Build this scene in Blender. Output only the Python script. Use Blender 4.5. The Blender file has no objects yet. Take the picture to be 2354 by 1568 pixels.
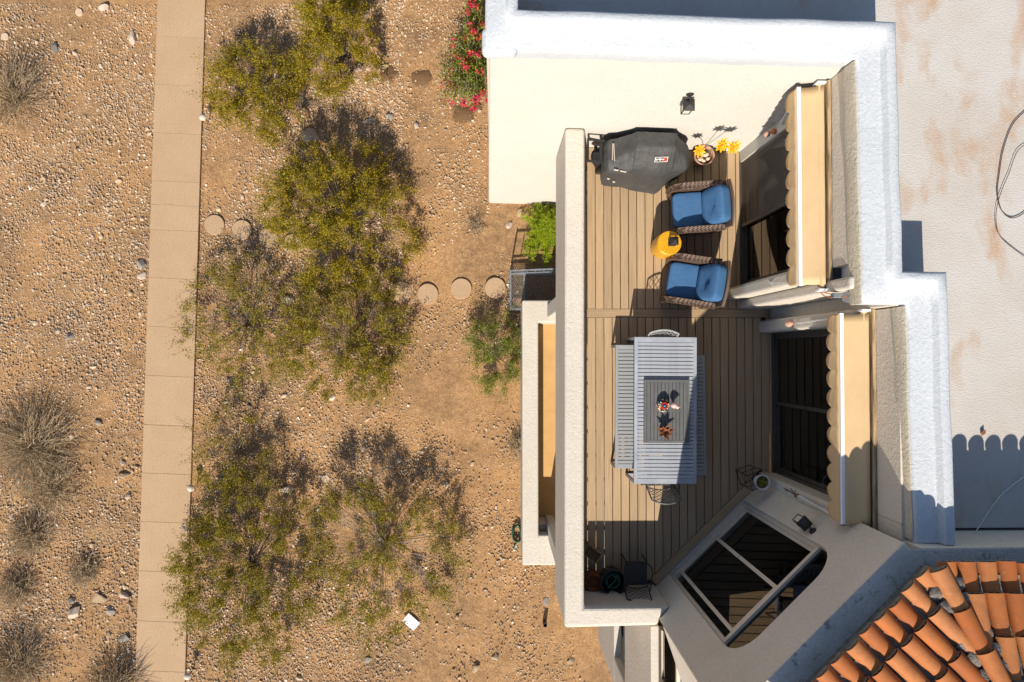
import bpy, bmesh, math, random
import numpy as np
from mathutils import Vector, Matrix, noise as mnoise

random.seed(7)
rng = np.random.default_rng(7)
scene = bpy.context.scene
col = bpy.context.collection
R = math.radians

# ------------------------------------------------------------------ camera
# z = 0 is the top of the balcony deck, the desert floor lies about 4.6 m lower.
CAM_Z = 11.8
FPX, CX, CY = 1569.0, 1176.5, 784.0          # focal length and centre in survey units
NADIR = (1135.0, 813.0)
dc = Vector(((NADIR[0] - CX) / FPX, -(NADIR[1] - CY) / FPX, -1)).normalized()
RC = dc.rotation_difference(Vector((0, 0, -1))).to_matrix()
cam_d = bpy.data.cameras.new('camera')
cam_d.lens = 24.0
cam_d.sensor_width = 36.0
cam_d.clip_end = 1000
cam = bpy.data.objects.new('camera', cam_d)
col.objects.link(cam)
cam.matrix_world = Matrix.Translation((0, 0, CAM_Z)) @ RC.to_4x4()
scene.camera = cam

# ------------------------------------------------------------------ sky, sun, exposure
SH = Vector((0.19, 1.15, -1.0))               # shadow offset per metre of height
EL = math.atan2(1.0, math.hypot(SH.x, SH.y))
AZ = math.atan2(-SH.x, -SH.y)
world = bpy.data.worlds.new('World')
scene.world = world
world.use_nodes = True
wn = world.node_tree
bg = wn.nodes['Background']
sky = wn.nodes.new('ShaderNodeTexSky')
sky.sky_type = 'NISHITA'
sky.sun_disc = False
sky.sun_elevation = EL
sky.sun_rotation = AZ
sky.air_density = 1.0
sky.dust_density = 0.6
wn.links.new(sky.outputs[0], bg.inputs[0])
bg.inputs[1].default_value = 0.09
sun_d = bpy.data.lights.new('sun', 'SUN')
sun_d.energy = 5.0
sun_d.angle = R(0.5)
sun_d.color = (1.0, 0.91, 0.77)
sun = bpy.data.objects.new('sun', sun_d)
col.objects.link(sun)
sun.rotation_euler = SH.to_track_quat('-Z', 'Y').to_euler()
sun.location = (0, 0, 30)
vs = scene.view_settings
vs.view_transform = 'Standard'
vs.look = 'None'
vs.exposure = 0.46
vs.gamma = 1.0
vs.use_curve_mapping = False
scene.cycles.max_bounces = 8
scene.cycles.diffuse_bounces = 2
scene.cycles.glossy_bounces = 3
scene.cycles.transparent_max_bounces = 12
scene.cycles.caustics_reflective = False
scene.cycles.caustics_refractive = False


# ------------------------------------------------------------------ survey helpers
def U(x, y, z):
    """world point at height z that the survey point (x, y) falls on"""
    d = RC @ Vector(((x - CX) / FPX, -(y - CY) / FPX, -1))
    t = (z - CAM_Z) / d.z
    return Vector((d.x * t, d.y * t, z))


def gz(x, y):
    t = min(max((-0.6 - x) / 6.2, 0.0), 1.0)
    t = t * t * (3 - 2 * t)
    w = 0.025 * math.sin(1.3 * x + 0.7 * y) + 0.02 * math.sin(0.6 * x - 1.7 * y + 1.0)
    edge = min(1.0, abs(x + 8.1) / 2.0)
    if x > -0.4:
        w = 0.0
    return -4.62 - 0.88 * t + w * edge


def UG(x, y, up=0.0):
    p = U(x, y, -5.0)
    for _ in range(5):
        p = U(x, y, gz(p.x, p.y) + up)
    return p


# ------------------------------------------------------------------ materials
class NT:
    def __init__(s, name):
        s.m = bpy.data.materials.new(name)
        s.m.use_nodes = True
        s.t = s.m.node_tree
        s.b = s.t.nodes['Principled BSDF']
        s.out = s.t.nodes['Material Output']

    def n(s, kind, **kw):
        nd = s.t.nodes.new('ShaderNode' + kind)
        for k, v in kw.items():
            if k in nd.inputs:
                nd.inputs[k].default_value = v
            else:
                setattr(nd, k, v)
        return nd

    def l(s, a, b):
        s.t.links.new(a, b)

    def coords(s, scale=(1, 1, 1), rand=0.0):
        tc = s.n('TexCoord')
        mp = s.n('Mapping')
        mp.inputs['Scale'].default_value = scale
        src = tc.outputs['Object']
        if rand:
            oi = s.n('ObjectInfo')
            ad = s.n('VectorMath', operation='ADD')
            ml = s.n('VectorMath', operation='SCALE')
            cb = s.n('CombineXYZ')
            s.l(oi.outputs['Random'], cb.inputs[0])
            s.l(oi.outputs['Random'], cb.inputs[1])
            s.l(cb.outputs[0], ml.inputs[0])
            ml.inputs['Scale'].default_value = rand
            s.l(src, ad.inputs[0])
            s.l(ml.outputs[0], ad.inputs[1])
            src = ad.outputs[0]
        s.l(src, mp.inputs['Vector'])
        return mp.outputs[0]

    def noise(s, vec, scale, detail=5, rough=0.55, dist=0.0):
        nd = s.n('TexNoise')
        nd.inputs['Scale'].default_value = scale
        nd.inputs['Detail'].default_value = detail
        nd.inputs['Roughness'].default_value = rough
        nd.inputs['Distortion'].default_value = dist
        s.l(vec, nd.inputs['Vector'])
        return nd.outputs['Fac']

    def ramp(s, fac, stops):
        nd = s.n('ValToRGB')
        e = nd.color_ramp.elements
        while len(e) < len(stops):
            e.new(0.5)
        for i, (p, c) in enumerate(stops):
            e[i].position = p
            e[i].color = (c[0], c[1], c[2], 1) if hasattr(c, '__len__') else (c, c, c, 1)
        s.l(fac, nd.inputs[0])
        return nd.outputs[0]

    def mix(s, fac, a, b, mode='MIX'):
        nd = s.n('Mix', data_type='RGBA', blend_type=mode)
        for sock, v in ((nd.inputs[0], fac), (nd.inputs[6], a), (nd.inputs[7], b)):
            if hasattr(v, 'links') or isinstance(v, bpy.types.NodeSocket):
                s.l(v, sock)
            elif hasattr(v, '__len__'):
                sock.default_value = (v[0], v[1], v[2], 1)
            else:
                sock.default_value = v
        return nd.outputs[2]

    def bump(s, h, strength, dist, prev=None):
        nd = s.n('Bump')
        nd.inputs['Strength'].default_value = strength
        nd.inputs['Distance'].default_value = dist
        s.l(h, nd.inputs['Height'])
        if prev is not None:
            s.l(prev, nd.inputs['Normal'])
        return nd.outputs[0]

    def done(s, color=None, rough=0.8, normal=None, spec=0.3, metal=0.0):
        if color is not None:
            if isinstance(color, bpy.types.NodeSocket):
                s.l(color, s.b.inputs['Base Color'])
            else:
                s.b.inputs['Base Color'].default_value = (*color, 1)
        s.b.inputs['Roughness'].default_value = rough
        s.b.inputs['Specular IOR Level'].default_value = spec
        s.b.inputs['Metallic'].default_value = metal
        if normal is not None:
            s.l(normal, s.b.inputs['Normal'])
        return s.m


def pm(name, c1, c2=None, rough=0.75, scale=6.0, bump=0.0, bscale=60.0, bdist=0.004, spec=0.3, metal=0.0, stretch=(1, 1, 1), rand=0.0):
    t = NT(name)
    v = t.coords(stretch, rand)
    c = c1
    if c2 is not None:
        c = t.mix(t.ramp(t.noise(v, scale), [(0.3, 0.0), (0.7, 1.0)]), c1, c2)
    nrm = None
    if bump:
        nrm = t.bump(t.noise(v, bscale, 6), bump, bdist)
    return t.done(c, rough, nrm, spec, metal)


def stucco(name, c1, c2, trowel=0.5, grime=None):
    t = NT(name)
    v = t.coords()
    c = t.mix(t.ramp(t.noise(v, 1.6, 6), [(0.3, 0.0), (0.7, 1.0)]), c1, c2)
    if grime:
        g = t.ramp(t.noise(v, 7.0, 9, 0.75, 0.6), [(0.54, 0.0), (0.66, 1.0)])
        c = t.mix(g, c, grime)
    a = t.noise(v, 70, 4, 0.6)
    c = t.mix(t.ramp(t.noise(v, 26, 5, 0.7), [(0.38, 0.0), (0.62, 0.55)]), c, tuple(q * 0.84 for q in c2))
    b1 = t.ramp(t.noise(v, 7, 3, 0.5, 1.8), [(0.45, 0.0), (0.52, 1.0), (0.66, 0.5)])
    nrm = t.bump(b1, 0.4 * trowel, 0.014)
    nrm = t.bump(t.noise(v, 22, 5, 0.65), 0.45, 0.012, nrm)
    nrm = t.bump(a, 0.5, 0.005, nrm)
    return t.done(c, 0.9, nrm, 0.2)


M = {}
M['stucco'] = stucco('cream_stucco', (0.60, 0.555, 0.49), (0.545, 0.495, 0.43), 0.6)
M['stucco_smooth'] = stucco('smooth_cream_stucco', (0.60, 0.575, 0.53), (0.565, 0.535, 0.485), 0.12)
M['stucco_bay'] = stucco('beige_stucco', (0.66, 0.60, 0.52), (0.60, 0.54, 0.455), 0.7)
M['coating'] = stucco('white_roof_coating', (0.53, 0.56, 0.60), (0.49, 0.52, 0.555), 0.6)
M['fascia'] = stucco('fascia_stucco', (0.54, 0.49, 0.39), (0.47, 0.42, 0.33), 1.0)
M['ledge'] = stucco('weathered_ledge_stucco', (0.68, 0.65, 0.60), (0.50, 0.48, 0.45), 0.8, (0.16, 0.155, 0.15))

t = NT('flat_roof_coating')
v = t.coords()
vs_ = t.coords((1.0, 0.55, 1.0))
c = t.mix(t.ramp(t.noise(v, 0.9, 5), [(0.35, 0.0), (0.7, 1.0)]), (0.51, 0.495, 0.475), (0.45, 0.41, 0.37))
st = t.ramp(t.noise(vs_, 1.9, 4, 0.55, 0.2), [(0.54, 0.0), (0.70, 0.85)])
c = t.mix(st, c, (0.42, 0.25, 0.14))
c = t.mix(t.ramp(t.noise(v, 90, 2), [(0.3, 0.75), (0.55, 1.0)]), (0.30, 0.24, 0.19), c)
nrm = t.bump(t.noise(t.coords((1, 2.2, 1)), 38, 5), 0.7, 0.012)
M['flat_roof'] = t.done(c, 0.9, nrm, 0.2)

t = NT('desert_soil')
v = t.coords()
c = t.mix(t.ramp(t.noise(v, 0.55, 6, 0.6), [(0.38, 0.0), (0.62, 1.0)]), (0.42, 0.238, 0.108), (0.235, 0.145, 0.078))
c = t.mix(t.ramp(t.noise(v, 5.0, 6, 0.65), [(0.35, 0.0), (0.7, 0.75)]), c, (0.48, 0.295, 0.152))
vo = t.n('TexVoronoi')
vo.inputs['Scale'].default_value = 42
t.l(v, vo.inputs['Vector'])
sp = t.ramp(vo.outputs['Color'], [(0.0, (0.5, 0.48, 0.46)), (1.0, (1.3, 1.3, 1.3))])
c = t.mix(0.75, c, sp, 'MULTIPLY')
nrm = t.bump(t.noise(v, 55, 6, 0.7), 0.9, 0.02)
nrm = t.bump(t.noise(v, 6, 4, 0.6), 0.4, 0.06, nrm)
M['soil'] = t.done(c, 0.95, nrm, 0.15)

t = NT('damp_soil')
v = t.coords()
c = t.mix(t.noise(v, 30, 5), (0.10, 0.055, 0.028), (0.24, 0.14, 0.07))
M['damp_soil'] = t.done(c, 0.9, t.bump(t.noise(v, 60, 6, 0.7), 0.9, 0.02), 0.2)

t = NT('path_concrete')
v = t.coords((1, 1, 1), 40)
c = t.mix(t.ramp(t.noise(v, 1.1, 6), [(0.3, 0.0), (0.7, 1.0)]), (0.455, 0.32, 0.202), (0.41, 0.28, 0.172))
pit = t.ramp(t.noise(t.coords((1, 1.9, 1), 40), 30, 2, 0.5), [(0.55, 0.0), (0.66, 0.9)])
c = t.mix(pit, c, (0.30, 0.19, 0.12))
M['path'] = t.done(c, 0.9, t.bump(t.noise(v, 120, 4), 0.35, 0.004), 0.2)
M['patio'] = pm('tan_patio_concrete', (0.58, 0.36, 0.15), (0.50, 0.30, 0.12), 0.85, 3, 0.2, 90)

t = NT('stone')
ge = t.n('NewGeometry')
oi = t.n('ObjectInfo')
ad = t.n('Math', operation='ADD')
fr = t.n('Math', operation='FRACT')
t.l(ge.outputs['Random Per Island'], ad.inputs[0])
t.l(oi.outputs['Random'], ad.inputs[1])
t.l(ad.outputs[0], fr.inputs[0])
c = t.ramp(fr.outputs[0], [(0.0, (0.36, 0.24, 0.14)), (0.25, (0.58, 0.41, 0.25)), (0.45, (0.44, 0.32, 0.22)), (0.62, (0.66, 0.51, 0.35)), (0.76, (0.33, 0.30, 0.27)), (0.86, (0.60, 0.40, 0.26)), (1.0, (0.88, 0.80, 0.68))])
v = t.coords()
c = t.mix(t.ramp(t.noise(v, 20, 5), [(0.3, 0.0), (0.75, 0.5)]), c, (0.42, 0.32, 0.23))
M['stone'] = t.done(c, 0.9, t.bump(t.noise(v, 40, 5), 0.5, 0.006), 0.2)
M['rock_pale'] = pm('pale_rock', (0.66, 0.52, 0.42), (0.50, 0.40, 0.32), 0.9, 9, 0.9, 22, 0.02)
M['rock_grey'] = pm('grey_rock', (0.44, 0.39, 0.335), (0.31, 0.27, 0.23), 0.9, 11, 0.9, 26, 0.02)
M['rock_tan'] = pm('caliche_rock', (0.62, 0.46, 0.29), (0.44, 0.32, 0.20), 0.95, 12, 1.0, 18, 0.03)
M['rock_dark'] = pm('slate_rock', (0.22, 0.20, 0.185), (0.15, 0.135, 0.125), 0.9, 10, 0.8, 26, 0.02)

t = NT('composite_decking')
v = t.coords((1, 1, 1), 60)
g1 = t.noise(t.coords((70, 1.3, 1), 60), 1.0, 5, 0.6)
g2 = t.noise(t.coords((16, 0.5, 1), 60), 1.0, 3, 0.5)
c = t.mix(t.ramp(g1, [(0.32, 0.0), (0.68, 1.0)]), (0.31, 0.21, 0.118), (0.50, 0.36, 0.215))
c = t.mix(t.ramp(g2, [(0.35, 0.0), (0.65, 0.55)]), c, (0.37, 0.275, 0.19))
oi = t.n('ObjectInfo')
tint = t.ramp(oi.outputs['Random'], [(0.0, (0.86, 0.86, 0.87)), (1.0, (1.08, 1.06, 1.03))])
c = t.mix(1.0, c, tint, 'MULTIPLY')
M['deck'] = t.done(c, 0.62, t.bump(g1, 0.25, 0.002), 0.35)
M['joist'] = pm('joist_timber', (0.10, 0.07, 0.045), (0.07, 0.05, 0.03), 0.9, 8)

t = NT('terracotta_tile')
v = t.coords((1, 1, 1), 30)
oi = t.n('ObjectInfo')
base = t.ramp(oi.outputs['Random'], [(0.0, (0.35, 0.095, 0.022)), (0.5, (0.45, 0.145, 0.038)), (1.0, (0.47, 0.19, 0.07))])
c = t.mix(t.ramp(t.noise(v, 7, 6, 0.6), [(0.4, 0.0), (0.75, 0.7)]), base, (0.27, 0.10, 0.04))
c = t.mix(t.ramp(t.noise(v, 26, 6, 0.7), [(0.60, 0.0), (0.74, 0.4)]), c, (0.60, 0.36, 0.20))
M['tile'] = t.done(c, 0.75, t.bump(t.noise(v, 45, 5), 0.4, 0.005), 0.3)
M['mortar'] = pm('grey_mortar', (0.24, 0.215, 0.19), (0.11, 0.10, 0.09), 0.95, 14, 0.9, 40, 0.02)

t = NT('awning_canvas')
v = t.coords()
c = t.mix(t.ramp(t.noise(v, 3, 5), [(0.3, 0.0), (0.7, 1.0)]), (0.58, 0.42, 0.24), (0.53, 0.375, 0.21))
M['canvas'] = t.done(c, 0.85, t.bump(t.noise(t.coords((1.0, 0.35, 1)), 9, 4, 0.5, 0.8), 0.25, 0.03), 0.2)
M['white_metal'] = pm('white_painted_metal', (0.80, 0.80, 0.80), (0.74, 0.74, 0.74), 0.4, 8, spec=0.5)
t = NT('weathered_timber')
v = t.coords((30, 2, 30))
c = t.mix(t.ramp(t.noise(v, 1.0, 6, 0.65), [(0.35, 0.0), (0.6, 1.0)]), (0.13, 0.085, 0.05), (0.46, 0.33, 0.19))
M['old_wood'] = t.done(c, 0.9, t.bump(t.noise(v, 1.4, 5), 0.6, 0.01), 0.2)
M['bronze'] = pm('dark_bronze_frame', (0.075, 0.062, 0.052), (0.05, 0.042, 0.036), 0.45, 12, spec=0.5)
M['door_alu'] = pm('beige_aluminium_frame', (0.66, 0.58, 0.48), (0.60, 0.52, 0.43), 0.45, 8, spec=0.5)
M['black'] = pm('black_metal', (0.018, 0.018, 0.019), (0.03, 0.03, 0.03), 0.5, 30, 0.2, 80)
M['black_fabric'] = pm('black_grill_canvas', (0.042, 0.042, 0.043), (0.060, 0.058, 0.056), 0.6, 5, 0.55, 9, 0.05, spec=0.35)
M['strap'] = pm('pale_velcro', (0.44, 0.38, 0.32), None, 0.9)
M['label_white'] = pm('printed_white', (0.82, 0.80, 0.76), None, 0.7)
M['label_red'] = pm('printed_red', (0.62, 0.05, 0.03), None, 0.7)
M['label_black'] = pm('printed_black', (0.02, 0.02, 0.02), None, 0.7)

t = NT('table_powder_coat')
v = t.coords()
c = t.mix(t.ramp(t.noise(v, 3.2, 6, 0.6), [(0.35, 0.0), (0.68, 1.0)]), (0.26, 0.285, 0.335), (0.37, 0.39, 0.43))
M['table'] = t.done(c, 0.5, t.bump(t.noise(v, 200, 2), 0.1, 0.002), 0.4)
M['bench'] = pm('bench_grey_paint', (0.29, 0.305, 0.32), (0.245, 0.26, 0.275), 0.55, 4, spec=0.4)
M['tray'] = pm('dark_grey_tray_paint', (0.12, 0.123, 0.125), (0.095, 0.097, 0.10), 0.6, 7, spec=0.4)
M['silver'] = pm('cast_aluminium', (0.34, 0.345, 0.35), (0.27, 0.275, 0.28), 0.45, 10, spec=0.5)
M['chair_dark'] = pm('dark_cast_aluminium', (0.07, 0.068, 0.065), (0.11, 0.105, 0.10), 0.45, 12, spec=0.5)


def weave(name, dark, light, sx, sz, rough=0.45):
    t = NT(name)
    tc = t.n('TexCoord')
    sep = t.n('SeparateXYZ')
    t.l(tc.outputs['Object'], sep.inputs[0])

    def sine(sock, f, add=None):
        m1 = t.n('Math', operation='MULTIPLY')
        t.l(sock, m1.inputs[0])
        m1.inputs[1].default_value = f
        m2 = t.n('Math', operation='SINE')
        t.l(m1.outputs[0], m2.inputs[0])
        return m2.outputs[0]
    su = t.n('Math', operation='ADD')
    t.l(sep.outputs[0], su.inputs[0])
    t.l(sep.outputs[1], su.inputs[1])
    a = sine(su.outputs[0], sx)
    sv = t.n('Math', operation='ADD')
    t.l(sep.outputs[2], sv.inputs[0])
    my = t.n('Math', operation='MULTIPLY')
    t.l(sep.outputs[1], my.inputs[0])
    my.inputs[1].default_value = 0.8
    t.l(my.outputs[0], sv.inputs[1])
    b = sine(sv.outputs[0], sz)
    pr = t.n('Math', operation='MULTIPLY')
    t.l(a, pr.inputs[0])
    t.l(b, pr.inputs[1])
    mr = t.n('MapRange')
    mr.inputs['From Min'].default_value = -1
    t.l(pr.outputs[0], mr.inputs['Value'])
    v = t.coords()
    h = mr.outputs[0]
    c = t.mix(t.ramp(h, [(0.25, 0.0), (0.8, 1.0)]), dark, light)
    c = t.mix(t.ramp(t.noise(v, 45, 3), [(0.4, 0.0), (0.7, 0.5)]), c, dark)
    return t.done(c, rough, t.bump(h, 1.0, 0.012), 0.5)


M['wicker'] = weave('brown_wicker', (0.028, 0.016, 0.011), (0.26, 0.165, 0.12), 95, 120, 0.35)
M['cushion'] = pm('blue_cushion_fabric', (0.052, 0.135, 0.285), (0.045, 0.118, 0.25), 0.85, 5, 0.35, 14, 0.02, spec=0.2)
t = NT('yellow_glaze')
v = t.coords()
vo = t.n('TexVoronoi', feature='F1')
vo.inputs['Scale'].default_value = 48
t.l(v, vo.inputs['Vector'])
c = t.mix(t.ramp(vo.outputs['Distance'], [(0.2, 0.0), (0.55, 1.0)]), (0.70, 0.39, 0.014), (0.57, 0.28, 0.011))
M['yellow'] = t.done(c, 0.25, t.bump(vo.outputs['Distance'], 0.35, 0.01), 0.5)
M['rust'] = pm('rusted_steel', (0.24, 0.085, 0.032), (0.14, 0.045, 0.02), 0.8, 20, 0.5, 60)
M['pink_clay'] = pm('pink_glazed_clay', (0.66, 0.45, 0.40), (0.60, 0.38, 0.33), 0.35, 12, spec=0.5)
M['terracotta_pot'] = pm('terracotta_pot', (0.50, 0.30, 0.235), (0.42, 0.24, 0.18), 0.8, 9)
M['pot_white'] = pm('white_glazed_pot', (0.66, 0.66, 0.64), None, 0.4)
M['petal'] = pm('orange_yellow_petal', (0.80, 0.42, 0.008), (0.82, 0.30, 0.005), 0.5, 14, spec=0.4)
M['red_paint'] = pm('red_paint', (0.62, 0.045, 0.02), (0.70, 0.14, 0.02), 0.4, 20, spec=0.5)
M['stem_green'] = pm('green_stem', (0.10, 0.16, 0.04), None, 0.6)
M['orange_glass'] = pm('orange_ornament', (0.60, 0.16, 0.03), (0.48, 0.11, 0.04), 0.3, 30, spec=0.5)
M['brown_plastic'] = pm('brown_cord', (0.10, 0.06, 0.045), None, 0.6)
M['white_cord'] = pm('white_cord', (0.78, 0.77, 0.75), None, 0.5)
M['green_hose'] = pm('green_garden_hose', (0.02, 0.09, 0.055), (0.03, 0.12, 0.07), 0.4, 20, spec=0.5)
M['paper'] = pm('white_paper', (0.80, 0.82, 0.84), (0.72, 0.74, 0.76), 0.8, 12)
M['steel_paint'] = pm('grey_painted_steel', (0.20, 0.225, 0.26), (0.12, 0.135, 0.155), 0.55, 10, spec=0.5)
M['mesh_steel'] = pm('rusty_mesh_steel', (0.10, 0.085, 0.075), (0.16, 0.14, 0.125), 0.7, 14)
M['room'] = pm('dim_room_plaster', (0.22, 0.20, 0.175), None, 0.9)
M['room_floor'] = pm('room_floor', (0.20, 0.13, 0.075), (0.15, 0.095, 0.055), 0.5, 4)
M['curtain'] = pm('beige_curtain', (0.74, 0.70, 0.66), (0.68, 0.63, 0.58), 0.9, 4)
t = NT('insect_screen')
tr = t.n('BsdfTransparent')
df = t.n('BsdfDiffuse')
df.inputs['Color'].default_value = (0.16, 0.14, 0.12, 1)
mx = t.n('MixShader')
mx.inputs[0].default_value = 0.36
t.l(tr.outputs[0], mx.inputs[1])
t.l(df.outputs[0], mx.inputs[2])
t.l(mx.outputs[0], t.out.inputs['Surface'])
M['screen'] = t.m
M['lamp_glass'] = pm('frosted_lantern_glass', (0.60, 0.58, 0.48), None, 0.3, spec=0.5)
M['light_cap'] = pm('cream_plastic_cap', (0.52, 0.45, 0.37), None, 0.6)
M['cover'] = pm('tan_valve_lid', (0.58, 0.44, 0.32), (0.52, 0.38, 0.27), 0.8, 20)

t = NT('window_glass')
fr = t.n('Fresnel')
fr.inputs['IOR'].default_value = 1.55
tr = t.n('BsdfTransparent')
tr.inputs['Color'].default_value = (0.80, 0.81, 0.80, 1)
gl = t.n('BsdfGlossy')
gl.inputs['Roughness'].default_value = 0.015
gl.inputs['Color'].default_value = (0.95, 0.95, 0.95, 1)
mx = t.n('MixShader')
mm = t.n('Math', operation='MULTIPLY')
mm.inputs[1].default_value = 1.15
mm.use_clamp = True
t.l(fr.outputs[0], mm.inputs[0])
t.l(mm.outputs[0], mx.inputs[0])
t.l(tr.outputs[0], mx.inputs[1])
t.l(gl.outputs[0], mx.inputs[2])
t.l(mx.outputs[0], t.out.inputs['Surface'])
M['glass'] = t.m


def leafmat(name, stops, trans=0.35, rough=0.55):
    t = NT(name)
    ge = t.n('NewGeometry')
    c = t.ramp(ge.outputs['Random Per Island'], stops)
    t.done(c, rough, None, 0.3)
    tl = t.n('BsdfTranslucent')
    t.l(c, tl.inputs['Color'])
    mx = t.n('MixShader')
    mx.inputs[0].default_value = trans
    t.l(t.b.outputs[0], mx.inputs[1])
    t.l(tl.outputs[0], mx.inputs[2])
    t.l(mx.outputs[0], t.out.inputs['Surface'])
    return t.m


M['creosote'] = leafmat('creosote_leaf', [(0.0, (0.16, 0.145, 0.010)), (0.45, (0.29, 0.24, 0.010)), (0.8, (0.40, 0.30, 0.012)), (1.0, (0.46, 0.27, 0.02))])
M['creosote_olive'] = leafmat('creosote_olive_leaf', [(0.0, (0.15, 0.135, 0.014)), (0.5, (0.28, 0.235, 0.016)), (0.85, (0.38, 0.295, 0.024)), (1.0, (0.43, 0.27, 0.05))])
M['green_leaf'] = leafmat('green_leaf', [(0.0, (0.10, 0.14, 0.014)), (0.6, (0.19, 0.235, 0.02)), (1.0, (0.34, 0.33, 0.05))])
M['fern'] = leafmat('bright_fern', [(0.0, (0.17, 0.26, 0.01)), (0.6, (0.29, 0.39, 0.012)), (1.0, (0.46, 0.45, 0.02))], 0.4)
M['bougainvillea'] = leafmat('bougainvillea_bract', [(0.0, (0.62, 0.02, 0.11)), (0.6, (0.72, 0.04, 0.12)), (1.0, (0.78, 0.18, 0.05))], 0.4)
M['bark_grey'] = pm('grey_bark', (0.20, 0.165, 0.14), (0.12, 0.095, 0.075), 0.9, 12)
M['bark_pale'] = pm('pale_bark', (0.44, 0.38, 0.32), (0.32, 0.26, 0.21), 0.9, 12)
M['dry_twig'] = leafmat('dry_twig', [(0.0, (0.30, 0.21, 0.12)), (0.6, (0.46, 0.34, 0.21)), (1.0, (0.58, 0.47, 0.31))], 0.15, 0.9)


# ------------------------------------------------------------------ mesh helpers
def offset_poly(p, d):
    """inset a counter-clockwise polygon by d"""
    n = len(p)
    out = []
    for i in range(n):
        a, b, c_ = Vector(p[i - 1]), Vector(p[i]), Vector(p[(i + 1) % n])
        e1, e2 = (b - a).normalized(), (c_ - b).normalized()
        n1, n2 = Vector((-e1.y, e1.x)), Vector((-e2.y, e2.x))
        k = 1 + n1.dot(n2)
        m = (n1 + n2) / max(k, 0.2)
        out.append((b.x + m.x * d, b.y + m.y * d))
    return out


def ccw(p):
    a = sum(p[i - 1][0] * p[i][1] - p[i][0] * p[i - 1][1] for i in range(len(p)))
    return list(p) if a > 0 else list(p)[::-1]


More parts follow.
